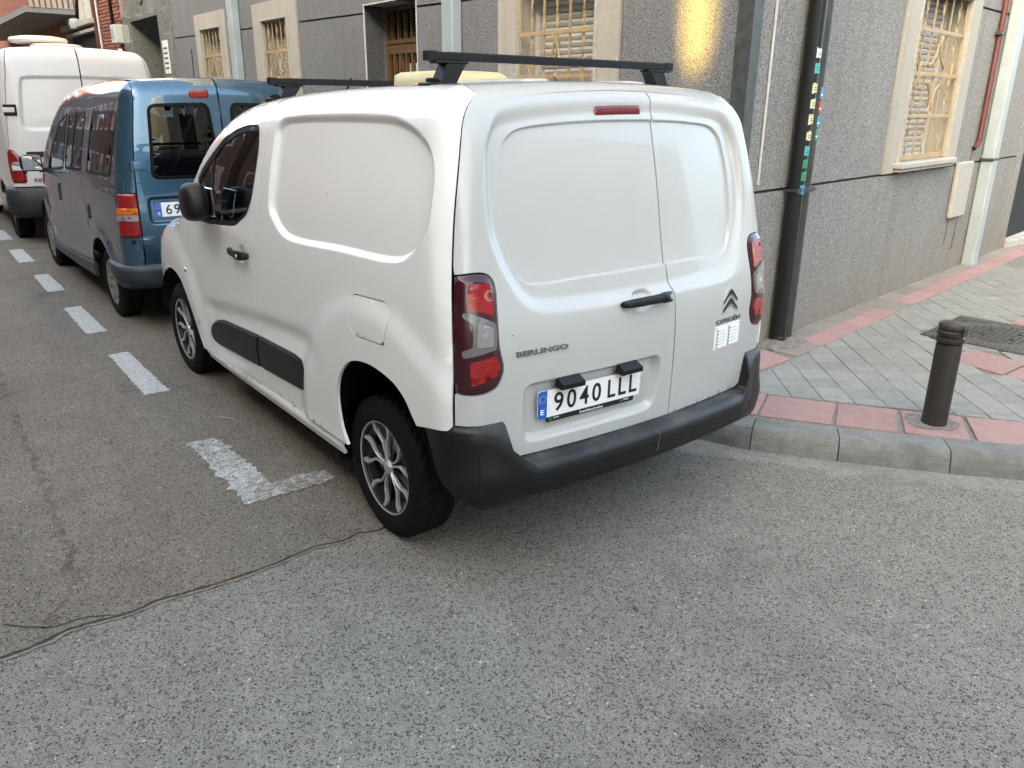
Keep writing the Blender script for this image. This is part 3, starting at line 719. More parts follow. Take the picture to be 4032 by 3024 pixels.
# ------------------------------------------------------------------ grey corner building
FY = -2.09                                                 # street front
def rise(x): return .0145 * (x - 4.)
bld = thing('corner_building', 'grey stucco corner house with ochre window grilles behind the white van', 'building', (0, 0, 0))
def wall_piece(name, o, u, poly, holes, depth, mat, parent, side=1):
    """flat wall piece in the vertical plane through o along u; poly in (distance, height); faces the left of u; holes get reveals of the given depth"""
    u = Vector((u[0], u[1], 0)).normalized(); nrm = Vector((-u.y, u.x, 0)) * side
    pts = [Vector(p) for p in poly]; ed = [(i, (i + 1) % len(pts)) for i in range(len(pts))]
    for h in holes:
        b = len(pts); pts += [Vector(p) for p in h]; ed += [(b + i, b + (i + 1) % len(h)) for i in range(len(h))]
    r = delaunay_2d_cdt(pts, ed, [], 0, 1e-6); V2 = np.array([tuple(v) for v in r[0]]); P0 = np.array(poly)
    mb = MB(); W = lambda p, d=0.: Vector((o[0], o[1], 0)) + u * p[0] + Vector((0, 0, p[1])) - nrm * d
    F = []
    for f in r[2]:
        c = V2[list(f)].mean(0)[None]
        if not inside(c, P0)[0] or any(inside(c, np.array(h))[0] for h in holes): continue
        F.append(f)
    mb.add([W(v) for v in V2], F)
    for L, dd, hole_ in [(poly, .03, False)] + [(h, depth, True) for h in holes]:
        for i in range(len(L)):
            a, b = L[i], L[(i + 1) % len(L)]; mb.add([W(a), W(b), W(b, dd), W(a, dd)], [(0, 1, 2, 3)])
    return mb.obj(name, mat, parent)
# street front frame: origin at the building corner, u along +x ; faces +y
CX, CY = .505, FY
def rect(x0, x1, z0, z1, s=True):
    k = (lambda x: rise(x + CX)) if s else (lambda x: 0.)
    return [(x0, z0 + k(x0)), (x1, z0 + k(x1)), (x1, z1 + k(x1)), (x0, z1 + k(x0))]
GW = .020
winL = [(1.892, 2.820), (7.44, 8.24), (9.82, 10.70)]; surW = [.257, .30, .24]
WZ0, WZ1 = 1.33, 2.735
def sur(i): (a, b), w = winL[i], surW[i]; return a - w, b + w
portal = (4.40, 5.463)
cuts = [(0.0, sur(0)[0] - CX - .020), (sur(0)[1] - CX + .012, portal[0] - CX), (portal[1] - CX, sur(1)[0] - CX - .020), (sur(1)[1] - CX + .012, sur(2)[0] - CX - .020), (sur(2)[1] - CX + .012, 11.6)]
wall_piece('backing_wall', (CX, CY - .03), (1, 0), [(0, 0), (11.6, 0), (11.6, 10.5), (0, 10.5)], [rect(a - CX - .01, b - CX + .01, WZ0, WZ1) for a, b in winL] + [rect(portal[0] - CX, portal[1] - CX, .12, 2.757)], .2, 'groove', bld)
wall_piece('wall_panel', (CX, CY), (1, 0), rect(0, portal[0] - CX, .10, 1.235), [], .0, 'stucco_grey_shaded', bld)
wall_piece('wall_panel', (CX, CY), (1, 0), rect(portal[1] - CX, 11.6, .10, 1.235), [], .0, 'stucco_grey_shaded', bld)
for a, b in cuts: wall_piece('wall_panel', (CX, CY), (1, 0), rect(a, b, 1.235 + GW, 2.66), [], 0., 'stucco_grey_shaded', bld)
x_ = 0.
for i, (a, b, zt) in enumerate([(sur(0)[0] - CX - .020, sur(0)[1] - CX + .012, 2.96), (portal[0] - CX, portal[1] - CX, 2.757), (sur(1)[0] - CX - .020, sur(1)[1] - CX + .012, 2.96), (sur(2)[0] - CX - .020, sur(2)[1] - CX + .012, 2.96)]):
    wall_piece('wall_panel', (CX, CY), (1, 0), rect(x_, a, 2.66 + GW, 4.0), [], 0., 'stucco_grey_shaded', bld)
    wall_piece('wall_panel', (CX, CY), (1, 0), rect(a, b, zt, 4.0), [], 0., 'stucco_grey_shaded', bld); x_ = b
wall_piece('wall_panel', (CX, CY), (1, 0), rect(x_, 11.6, 2.66 + GW, 4.0), [], 0., 'stucco_grey_shaded', bld)
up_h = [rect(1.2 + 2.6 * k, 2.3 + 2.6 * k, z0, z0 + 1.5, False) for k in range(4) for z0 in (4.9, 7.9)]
wall_piece('wall_panel', (CX, CY), (1, 0), [(0, 4.0 + rise(CX) + .020), (11.6, 4.0 + rise(12.1) + .020), (11.6, 10.5), (0, 10.5)], up_h, .2, 'stucco_grey_shaded', bld)
for h in up_h: wall_piece('window', (CX, CY - .19), (1, 0), h, [], 0., 'shutter', bld)
# side-street wall
SWO = (wallx(CY) , CY)
sw = lambda y: (CY - y) * math.hypot(.125, 1)              # distance along the side wall
rw0, rw1 = sw(-4.800), sw(-6.010); rs0, rs1 = sw(-4.495), sw(-6.290); RZ0, RZ1 = 1.335, 2.735; ENDW = sw(-8.63)
SW_U = (.125, -1)
def swp(name, poly, holes, depth, mat, off=0.):
    # faces -x: reversed direction so that the face looks to the street
    nrm = Vector((-1, -.125, 0)).normalized(); o = Vector((SWO[0], SWO[1], 0)) + nrm * off
    return wall_piece(name, (o.x, o.y), SW_U, poly, holes, depth, mat, bld, -1)
rc = lambda a, b, z0, z1: [(a, z0), (b, z0), (b, z1), (a, z1)]
swp('backing_wall', rc(0, ENDW, 0, 10.5), [rc(rw0 - .01, rw1 + .01, RZ0, RZ1)], .2, 'groove', -.03)
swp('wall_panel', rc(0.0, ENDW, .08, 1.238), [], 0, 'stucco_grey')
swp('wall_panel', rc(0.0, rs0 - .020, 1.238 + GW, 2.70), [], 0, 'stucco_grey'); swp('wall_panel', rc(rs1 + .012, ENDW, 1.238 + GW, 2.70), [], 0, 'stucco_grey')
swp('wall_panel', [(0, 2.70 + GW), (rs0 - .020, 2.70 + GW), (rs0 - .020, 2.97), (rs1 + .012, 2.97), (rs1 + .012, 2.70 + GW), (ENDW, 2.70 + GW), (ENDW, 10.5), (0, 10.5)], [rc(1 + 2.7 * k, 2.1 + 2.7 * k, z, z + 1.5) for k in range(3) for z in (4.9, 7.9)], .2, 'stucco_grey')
for k in range(3):
    for z in (4.9, 7.9): swp('window', rc(1 + 2.7 * k, 2.1 + 2.7 * k, z, z + 1.5), [], 0, 'shutter', -.19)
swp('stone_pier', rc(ENDW + .01, ENDW + .23, .08, 3.2), [], .3, 'stucco_grey', .015)
swp('doorway', rc(ENDW + .10, ENDW + 1.75, .05, 2.7), [], 0, 'room_dark', -.33)
swp('doorway_shade', rc(ENDW + .235, ENDW + 1.6, .12, 2.6), [], .0, 'room_dark', -.05)  # near-black sheet standing in for the shade inside the doorway
swp('wall_panel', rc(ENDW + .23, ENDW + 1.6, 2.6, 10.5), [], .3, 'stucco_grey'); swp('wall_panel', rc(ENDW + 1.6, ENDW + 14, .05, 10.5), [], .3, 'plaster_cream')
_e = Vector((SWO[0], SWO[1], 0)) + Vector((.125, -1, 0)).normalized() * (ENDW + .24)
MB().box((_e.x - .05, _e.y - 1.4, .02), (_e.x + .6, _e.y + .0, .20), .01).obj('door_step', 'concrete', bld)
MB().box((CX + .02, -16, 10.5), (12.1, FY - .02, 10.7)).obj('roof', 'concrete', bld)
# windows of the corner building
def window(o, u, a, b, z0, z1, s, zoff, rows, hb, side=1, sill=True):
    """surround, reveal, frame, slats and ochre grille; a..b along u"""
    u = Vector((u[0], u[1], 0)).normalized(); nr = Vector((-u.y, u.x, 0)) * side
    o = Vector((o[0], o[1], 0)); mtx = Matrix(((u.x, nr.x, 0, o.x), (u.y, nr.y, 0, o.y), (0, 0, 1, zoff), (0, 0, 0, 1)))
    def put(mb, name, mat): ob = mb.obj(name, mat, bld); ob.matrix_local = mtx; return ob
    sb = MB(); zt = z1 + .225; t = .016
    sb.box((a - s, -.03, 1.255), (a, t, zt)); sb.box((b, -.03, 1.255), (b + s, t, zt)); sb.box((a, -.03, z1), (b, t, zt)); put(sb, 'window_surround', 'stucco_light')
    bd = MB(); e = .035
    bd.box((a - e, t, z0), (a - .003, t + .012, z1 + e)); bd.box((b + .003, t, z0), (b + e, t + .012, z1 + e)); bd.box((a - .003, t, z1 + .003), (b + .003, t + .012, z1 + e)); put(bd, 'moulding', 'white_stone')
    rv = MB(); rv.add([(a, -.031, z0), (a, -.24, z0), (a, -.24, z1), (a, -.031, z1)], [(0, 1, 2, 3)]); rv.add([(b, -.031, z0), (b, -.24, z0), (b, -.24, z1), (b, -.031, z1)], [(3, 2, 1, 0)]); rv.add([(a, -.031, z1), (b, -.031, z1), (b, -.24, z1), (a, -.24, z1)], [(0, 1, 2, 3)])
    put(rv, 'reveal', 'stucco_light')
    if sill: put(MB().box((a - .11, -.22, z0 - .045), (b + .11, .10, z0 + .004), .008), 'sill', 'white_stone'); put(MB().box((a - .09, -.02, z0 - .075), (b + .09, .075, z0 - .046), .006), 'sill_moulding', 'white_stone')
    fw = MB()
    fw.box((a + .001, -.235, z0), (a + .055, -.185, z1)); fw.box((b - .055, -.235, z0), (b - .001, -.185, z1)); fw.box((a + .055, -.235, z0 + .004), (b - .055, -.185, z0 + .05)); put(fw, 'window_frame', 'pvc_white')
    hs = (z1 - z0 - .05) / rows
    for k in range(rows):
        zz = z0 + .05 + hs * k
        sm = MB(); sm.add([(x, y, z) for x in (a + .055, b - .055) for y, z in ((-.232, zz), (-.212, zz + .002), (-.204, zz + hs * .5), (-.212, zz + hs - .005), (-.232, zz + hs - .001))], [(0, 5, 6, 1), (1, 6, 7, 2), (2, 7, 8, 3), (3, 8, 9, 4)]); put(sm, 'shutter_slat', 'shutter')
    put(MB().box((a, -.26, z0), (b, -.245, z1)), 'shutter_box', 'room_dark')
    yb = -.020; W = b - a; cols = [a + W * k / 6 for k in range(7)]
    for k, x in enumerate(cols):
        if k in (0, 6): x = x + (.012 if k == 0 else -.012)
        if k in (1, 3, 5):                                  # twisted flat bar
            V = []; F = []; m = 60
            for j in range(m):
                z = z0 + .045 + (z1 - z0 - .05) * j / (m - 1); t_ = (z - z0) * math.pi / .155; c_, s_ = math.cos(t_), math.sin(t_)
                V += [(x + c_ * p - s_ * q, yb + s_ * p + c_ * q, z) for p, q in ((-.011, -.004), (.011, -.004), (.011, .004), (-.011, .004))]
            for j in range(m - 1):
                for i in range(4): F.append((j * 4 + i, j * 4 + (i + 1) % 4, j * 4 + 4 + (i + 1) % 4, j * 4 + 4 + i))
            put(MB().add(V, F), 'grille_bar', 'ochre_iron')
        else: put(MB().box((x - .009, yb - .006, z0 + .04), (x + .009, yb + .006, z1 - .005)), 'grille_bar', 'ochre_iron')
    for k, z in enumerate(hb):
        put(MB().box((a + .003, yb + .0055, z - .020 - (.008 if k == 0 else 0)), (b - .003, yb + .0125, z + .012 + (.006 if k == 0 else 0)), .002), 'grille_rail', 'ochre_iron')
        for x in cols[1:6]: put(MB().lathe([(0, .0165), (.006, .0155), (.008, .0125)], 8, 'y', (x, yb, z)), 'rivet', 'ochre_iron')
    zc_ = hb[2]; q = W / 6
    for sg in (1, -1):                                      # lyre curls above and below the middle rail
        for sd in (1, -1):
            pts = [(cols[3] + sd * q * .92, zc_ + sg * .055), (cols[3] + sd * q * 1.05, zc_ + sg * .075), (cols[3] + sd * q * .75, zc_ + sg * .085), (cols[3] + sd * q * .35, zc_ + sg * .14), (cols[3] + sd * q * .14, zc_ + sg * .22), (cols[3] + sd * q * .10, zc_ + sg * .27), (cols[3] + sd * q * .26, zc_ + sg * .32)]
            cp = catmull(pts, 5); put(MB().tube([(x, yb + .012, z) for x, z in cp], [.009] * (len(cp) - 3) + [.007, .005, .003], 8), 'scroll', 'ochre_iron')
        put(MB().box((cols[3] - .028, yb - .020, zc_ + sg * .245 - .010), (cols[3] + .028, yb + .022, zc_ + sg * .245 + .010), .003), 'collar', 'ochre_iron')
    for x in (cols[1], cols[5]):
        for sg in (1, -1):
            for sd in (1, -1):
                cp = catmull([(x + sd * .010, zc_), (x + sd * .014, zc_ + sg * .03), (x + sd * .024, zc_ + sg * .075), (x + sd * .040, zc_ + sg * .105)], 4); put(MB().tube([(p[0], yb + .010, p[1]) for p in cp], [.008] * (len(cp) - 2) + [.006, .003], 8), 'scroll', 'ochre_iron')
    put(MB().lathe([(0, .03), (.014, .028), (.022, .018), (.022, .006)], 12, 'y', (cols[3], yb, zc_)), 'rosette', 'ochre_iron')
for i, (a, b) in enumerate(winL): window((CX, CY), (1, 0), a - CX, b - CX, WZ0, WZ1, surW[i], rise((a + b) / 2), 26, [1.375, 1.70, 2.04, 2.365])
window(SWO, SW_U, rw0, rw1, RZ0, RZ1, rw0 - rs0, 0., 26, [1.378, 1.730, 2.082, 2.438], -1)
# portal
PZ = 2.757 + rise(5.)
MB().add([(portal[0], FY, .1), (portal[0], FY - .26, .1), (portal[0], FY - .26, PZ), (portal[0], FY, PZ)], [(0, 1, 2, 3)]).add([(portal[1], FY, .1), (portal[1], FY - .26, .1), (portal[1], FY - .26, PZ), (portal[1], FY, PZ)], [(3, 2, 1, 0)]).obj('portal_reveal', 'stucco_grey_shaded', bld)
MB().box((portal[0], FY - .26, PZ - .002), (portal[1], FY - .005, PZ + .05)).obj('portal_soffit', 'concrete', bld)
MB().box((portal[1] - .020, FY - .004, .12), (portal[1] + .004, FY + .004, PZ)).obj('corner_bead', 'pvc_white', bld); MB().box((portal[0] - .004, FY - .004, .12), (portal[0] + .010, FY + .004, PZ)).obj('corner_bead', 'pvc_white', bld); MB().box((portal[0] - .004, FY - .004, PZ - .008), (portal[1] + .004, FY + .005, PZ + .006)).obj('corner_bead', 'pvc_white', bld)
dy = FY - .26
MB().box((portal[0], dy - .05, .1), (portal[1], dy - .04, PZ)).obj('door_glass', 'dark_glass', bld); MB().box((portal[0] - .3, dy - .5, .1), (portal[1] + .3, dy - .45, PZ)).obj('hall_wall', 'room_dark', bld)
dd_ = MB().box((portal[0] + .001, dy - .035, 2.40), (portal[1] - .001, dy + .0, 2.44)).box((portal[0] + .001, dy - .035, PZ - .05), (portal[1] - .001, dy, PZ - .001)).box((portal[0] + .001, dy - .035, 2.44), (portal[0] + .045, dy, PZ - .05)).box((portal[1] - .045, dy - .035, 2.44), (portal[1] - .001, dy, PZ - .05)).obj('transom_frame', 'wood_brown', bld)
for k in range(1, 8): x = portal[0] + (portal[1] - portal[0]) * k / 8; MB().box((x - .013, dy - .03, 2.4405), (x + .013, dy + .004, PZ - .0505)).obj('transom_bar', 'wood_brown', bld)
for k in range(10): z = 2.45 + k * .03; MB().box((portal[0] + .046, dy - .034, z), (portal[1] - .046, dy - .0305, z + .016)).obj('transom_slat', 'room_dark', bld)
MB().box((portal[0] + .01, dy - .03, 2.30), (portal[1] - .01, dy + .006, 2.385)).box((portal[0] + .01, dy - .03, .12), (portal[0] + .07, dy + .006, 2.30)).box((portal[1] - .07, dy - .03, .12), (portal[1] - .01, dy + .006, 2.30)).obj('door_frame', 'wood_brown', bld)
for k in range(1, 8): x = portal[0] + .04 + (portal[1] - portal[0] - .08) * k / 8; MB().box((x - .020, dy - .03, .13), (x + .012, dy + .008, 2.2995)).obj('door_bar', 'wood_brown', bld)
MB().box((portal[1] - .30, dy - .031, 2.02), (portal[1] - .16, dy + .007, 2.05)).obj('door_rail', 'wood_brown', bld)
MB().box((5.16, dy - .039, 2.12), (5.27, dy - .036, 2.24)).obj('door_notice', 'sticker_red', bld); MB().box((4.85, dy - .039, 2.06), (5.10, dy - .036, 2.20)).obj('door_notice', 'sticker_white', bld)
# pipes on the street front
def pipe(name, label, pts, r, mat, cat='pipe', n=14):
    o = MB().tube(pts, r, n).obj(name, mat); return tag(o, label, cat)
tag(MB().box((3.625, FY + .004, .10), (3.80, FY + .115, 9.), .012).obj('downpipe', 'pipe_paint'), 'pale grey square downpipe between the barred window and the doorway', 'downpipe')
tag(MB().box((9.02, FY + .004, .10), (9.22, FY + .115, 9.), .012).obj('downpipe', 'pipe_paint'), 'pale grey square downpipe between the two small barred windows', 'downpipe')
# corner guard, cable, pipes and box on the side wall
cg = MB()
for (x0, y0), (x1, y1) in (((CX + .10, FY + .020), (CX - .020, FY + .020)), ((CX - .020, FY + .020), (CX + .004, FY - .105))): cg.add([(x0, y0, .12), (x1, y1, .12), (x1, y1, 9.), (x0, y0, 9.)], [(0, 1, 2, 3)])
cg.add([(CX + .10, FY + .012, .12), (CX + .10, FY + .0, .12), (CX + .10, FY, 9), (CX + .10, FY + .012, 9)], [(0, 1, 2, 3)]); cg.add([(CX + .004, FY - .105, .12), (CX + .03, FY - .105, .12), (CX + .03, FY - .105, 9), (CX + .004, FY - .105, 9)], [(0, 1, 2, 3)])
tag(cg.obj('corner_guard', 'galvanised'), 'dark galvanised corner guard running up the edge of the grey house', 'corner guard')
def onw(y, off=0.): return (wallx(y) - off * .9923, y - off * .124)
x, y = onw(-2.352, .010); pipe('cable', 'thin white cable running straight up the grey wall beside the corner', [(x, y, 1.30), (x, y, 9.)], .0085, 'pvc_white', 'cable', 8)
def pole(name, y, off, r, mat, label, z0=.10):
    x, yy = onw(y, off); o = thing(name, label, 'pipe', (x, yy, 0)); MB().lathe([(r, z0), (r, 9.)], 28).obj('tube', mat, o); return o
p1 = pole('standpipe', -2.795, .070, .056, 'pipe_black', 'black pipe with torn stickers standing against the grey wall')
MB().lathe([(.062, .10), (.062, .16), (.058, .17)], 28).obj('socket', 'pipe_black', p1)
p2 = pole('standpipe', -2.925, .060, .052, 'pipe_green', 'scuffed grey green pipe just right of the black stickered pipe', .12)
def sticker(par, a0, a1, z0, z1, r, mat, jg=0.):
    V = []; F = []; n = 7
    for j in range(n):
        a = R(a0 + (a1 - a0) * j / (n - 1))
        V += [(r * math.cos(a), r * math.sin(a), z0 + random.uniform(-jg, jg)), (r * math.cos(a), r * math.sin(a), z1 + random.uniform(-jg, jg))]
    for j in range(n - 1): F.append((2 * j, 2 * j + 2, 2 * j + 3, 2 * j + 1))
    MB().add(V, F).obj('sticker', mat, par)
zs = [2.07, 1.975, 1.85, 1.75, 1.65, 1.54, 1.44, 1.355, 1.27, 1.18]
for z, c in zip(zs, ['sticker_white', 'sticker_teal', 'sticker_paper', 'sticker_paper', 'sticker_paper', 'sticker_paper', 'sticker_teal', 'sticker_green', 'sticker_green', 'sticker_blue']):
    z = z + .04; sticker(p1, 150, 215, z, z + .062, .0572, c, .006)
    sticker(p1, 165, 200, z + .018, z + .0225, .0577, 'black_print'); sticker(p1, 165, 190, z + .034, z + .0375, .0577, 'black_print')
for z, c in ((1.855, 'sticker_blue'), (1.765, 'sticker_red'), (1.67, 'sticker_blue'), (1.58, 'sticker_green')):
    sticker(p2, 165, 205, z, z + .075, .0532, c); sticker(p2, 172, 200, z + .02, z + .030, .0537, 'white_print')
ck = MB()
for k in range(9):
    t = k / 8; xx, yy = onw(-2.735 - .25 * t, .128 - .02 * abs(t - .5)); ck.box((xx - .004, yy - .013, 1.225), (xx + .004, yy + .013, 1.262 if k % 2 else 1.255), .003)
for k in (0, 8): xx, yy = onw(-2.735 - .25 * k / 8, .06); ck.box((xx - .06, yy - .004, 1.232), (xx + .06, yy + .004, 1.250))
tag(ck.obj('pipe_strap', 'galvanised'), 'perforated metal strap holding the two pipes to the grey wall', 'strap')
lump = bmesh.new(); bmesh.ops.create_icosphere(lump, subdivisions=3, radius=1.)
for v in lump.verts: v.co *= 1 + .22 * math.sin(v.co.x * 7 + 1) * math.sin(v.co.y * 6) + random.uniform(-.06, .06); v.co = Vector((v.co.x * .15, v.co.y * .24, max(v.co.z, -.2) * .034))
lm = bpy.data.meshes.new('mortar_lump'); lump.to_mesh(lm); lump.free(); lm.materials.append(M['mortar'])
tag(link('mortar_lump', lm, None, (.50, -2.83, KZ - .006)), 'rough mortar heap around the foot of the two pipes', 'mortar')
# service box, ducts
def side_box(name, y0, y1, z0, z1, d0, d1, mat, c=.006):
    a, b = onw(y0, d0), onw(y1, d0); u = Vector((b[0] - a[0], b[1] - a[1], 0)); L = u.length; u.normalize(); nr = Vector((-1, -.125, 0)).normalized()
    o = MB().box((0, 0, z0), (L, d1 - d0, z1), c).obj(name, mat); o.matrix_world = Matrix(((u.x, nr.x, 0, a[0]), (u.y, nr.y, 0, a[1]), (0, 0, 1, 0), (0, 0, 0, 1))); return o
tag(side_box('service_box', -6.40, -6.86, .705, 1.272, .003, .05, 'white_stone', .012), 'beige flat service panel on the wall below the right window sill', 'service panel')
dct = side_box('downpipe', -7.215, -7.40, .10, 9., .004, .13, 'pipe_paint', .012); tag(dct, 'wide pale grey square downpipe reaching the pavement at the right', 'downpipe')
side_box('pipe_clamp', -7.19, -7.425, 1.262, 1.285, .002, .138, 'galvanised', .002)
tag(bpy.data.objects['pipe_clamp'], 'thin metal clamp around the square downpipe at the right', 'clamp')
x, y = onw(-6.93, .035); xe, ye = onw(-6.86, .012)
pipe('red_pipe', 'dark red gas pipe ending in an elbow beside the right window', [(x, y, 9.), (x, y, 1.47), (x * .6 + xe * .4, y * .6 + ye * .4, 1.425), (xe, ye, 1.395)], .026, 'red_iron')
side_box('red_pipe_clip', -6.87, -6.99, 2.50, 2.53, .002, .065, 'galvanised', .002); tag(bpy.data.objects['red_pipe_clip'], 'small metal clip holding the red pipe', 'clip')
st = MB(); 
for y0, y1, z0, z1 in ((-6.83, -6.93, 1.27, 1.40), (-6.47, -6.53, .42, .70), (-6.74, -6.82, .34, .70)):
    P = []
    for k in range(8): t = k / 7; P.append((y0 + random.uniform(-.015, .015) + (y1 - y0) * .2 * t, z0 + (z1 - z0) * t))
    Q = [(y1 + random.uniform(-.015, .015) - (y1 - y0) * .2 * (1 - k / 7), z0 + (z1 - z0) * k / 7) for k in range(8)]
    V = [(*onw(a, .0025), z) for a, z in P] + [(*onw(a, .0025), z) for a, z in Q]; st.add(V, [(k, 8 + k, 9 + k, 1 + k) for k in range(7)])
g = G('rust_stain'); v = g.co(); f = g.math('MULTIPLY', g.ramp(g.noise(g.map(v, (6, 6, 1.2)), 3, 5, .6), [(.35, 0.), (.7, .75)]), 1.)
M['rust_stain'] = g.done(g.n('MixShader', _0=f, _1=g.n('BsdfTransparent'), _2=g.bsdf(Base_Color=(.12, .055, .035), Roughness=.9)))
tag(st.obj('rust_stain', 'rust_stain'), 'brown rust streaks running down the wall around the beige service panel', 'stain')

# ------------------------------------------------------------------ houses further along and across the street
gp = thing('granite_portal', 'polished grey granite entrance with a deep dark doorway beyond the grey house', 'entrance', (0, 0, 0))
gx0, gx1, dx0, dx1, dz1 = 12.14, 15.25, 12.85, 14.66, 3.20
MB().box((gx0, FY - .5, 0), (dx0, FY + .02, 4.4), .01).obj('pier', 'granite', gp); MB().box((dx1, FY - .5, 0), (gx1, FY + .02, 4.4), .01).obj('pier', 'granite', gp); MB().box((dx0, FY - .5, dz1), (dx1, FY + .018, 4.4)).obj('lintel', 'granite', gp)
MB().box((dx0, FY - 1.25, 0), (dx1, FY - 1.2, dz1)).obj('door', 'dark_glass', gp); MB().box((dx0, FY - 2.25, 0), (dx1, FY - 2.2, dz1)).obj('hall_wall', 'room_dark', gp)
MB().box((dx1, FY - 1.2, 0), (dx1 + .05, FY - .5, dz1)).obj('reveal', 'granite', gp)
MB().box((dx0, FY - 1.18, 2.5), (dx1, FY - 1.14, 2.56)).obj('door_rail', 'galvanised', gp)
for k in range(5): MB().box((dx0 + .3 * k + .12, FY - 1.17, 0), (dx0 + .3 * k + .15, FY - 1.14, 2.5)).obj('door_bar', 'galvanised', gp)
link('house_number', text_mesh('5', .16, .26, .015, 'black_print'), gp, (13.7, FY + .02, 3.42), (R(90), 0, R(180)))
MB().box((12.42, FY + .021, 2.25), (12.72, FY + .03, 2.78)).obj('notice', 'plate_white', gp)
for k in range(5): MB().box((12.46, FY + .0305, 2.32 + k * .08), (12.68, FY + .0315, 2.35 + k * .08)).obj('notice_line', 'black_print', gp)
MB().box((12.14, -12, 4.4), (15.25, FY, 10.5)).obj('upper_wall', 'plaster_white', gp)
# brick house with balcony
bh = thing('brick_house', 'red brick house with a balcony and a white framed window at the far left', 'building', (0, 0, 0))
BX0, BX1 = 15.3, 40.
wx0, wx1, wz0, wz1 = 17.35, 19.35, 3.45, 4.9
MB().box((BX0, FY - 6, 0), (BX1, FY - .02, 11.)).obj('wall', 'brick_face', bh)
nb = 0; row = 0; z = 2.35
bm_ = {c: MB().box((0, 0, 0), (.235, .022, .052), .003).me('brick', c) for c in ('brick_red', 'brick_dark')}
while z < 4.15 and nb < 296:
    x = 15.32 + (.12 if row % 2 else 0)
    while x < 20.6 and nb < 296:
        if not (17.2 < x + .12 < 20.35 and z > 3.10) and not (17.0 < x < 20.4 and z > 3.0 and z < 3.45) and not (x > 17.4 and z < 3.1):
            link('brick', bm_['brick_dark' if random.random() < .22 else 'brick_red'], bh, (x, FY - .018, z + .0145 * (x - 15))); nb += 1
        x += .248
    z += .066; row += 1
MB().box((wx0 - .02, FY - .3, 3.45), (20.30, FY + .03, 5.2)).obj('window_surround', 'plaster_white', bh)
MB().box((17.20, FY - .02, 3.34), (20.45, FY + .16, 3.45), .01).obj('sill', 'white_stone', bh)
MB().box((17.50, FY + .031, 3.47), (18.85, FY + .036, 5.1)).obj('window_pane', 'curtain', bh)
for x in (17.47, 18.15, 18.85): MB().box((x - .03, FY + .03, 3.452), (x + .03, FY + .06, 5.1)).obj('window_frame', 'white_stone', bh)
MB().box((17.47, FY + .03, 4.15), (18.88, FY + .05, 4.19)).obj('window_frame', 'white_stone', bh)
MB().box((17.25, FY - .02, 3.20), (20.25, FY + .10, 3.27), .006).obj('lintel', 'concrete', bh)
MB().box((17.4, FY - .02, 2.0), (20.1, FY - .012, 3.2)).obj('shutter', 'room_dark', bh)
MB().box((18.9, FY - .02, 3.62), (30., -1.02, 3.75)).obj('balcony_slab', 'soffit', bh)
MB().box((18.9, -1.20, 3.75), (30., -1.02, 5.0)).obj('balcony_front', 'brick_face', bh); MB().box((18.9, FY, 3.75), (19.05, -1.2, 5.0)).obj('balcony_side', 'brick_face', bh)
for k in range(8): MB().box((18.88, FY + .10 + k * .115, 3.73), (18.897, FY + .17 + k * .115, 5.0)).obj('balcony_strip', 'white_stone', bh)
pipe('red_pipe', 'dark red pipe on the far brick house beside its window', [(17.23, FY + .05, 2.2), (17.23, FY + .05, 8.)], .045, 'red_iron'); pipe('conduit', 'grey conduit next to the red pipe on the far brick house', [(17.02, FY + .04, 2.2), (17.02, FY + .04, 8.)], .025, 'pvc_white')
pipe('black_cable', 'black cable bundle hanging down the far brick wall to the meter box', [(15.80, FY + .03, 8.), (15.82, FY + .03, 4.0), (15.86, FY + .035, 3.6), (15.88, FY + .03, 3.15)], .032, 'rubber', 'cable')
pipe('black_cable', 'black cable bundle hanging beside the balcony of the far brick house', [(18.6, FY + .04, 8.), (18.65, FY + .04, 3.9), (18.9, FY + .06, 3.45)], .05, 'rubber', 'cable')
mbx = thing('meter_box', 'white electric meter box on the far brick wall beside the granite entrance', 'meter box', (15.32, FY - .02, 2.86)); MB().box((0, 0, 0), (.30, .18, .34), .015).obj('case', 'pvc_white', mbx); MB().box((.06, .18, .10), (.24, .192, .28), .005).obj('cover', 'pipe_paint', mbx)
lamp = thing('junction_box', 'pale round junction box hanging from cables under the far balcony', 'junction box', (18.75, FY + .15, 3.42)); MB().lathe([(0, -.12), (.10, -.10), (.13, 0), (.10, .10), (0, .12)], 20).obj('case', 'pipe_paint', lamp); MB().box((-.02, -.16, -.02), (.02, 0, .02)).obj('bracket', 'galvanised', lamp)
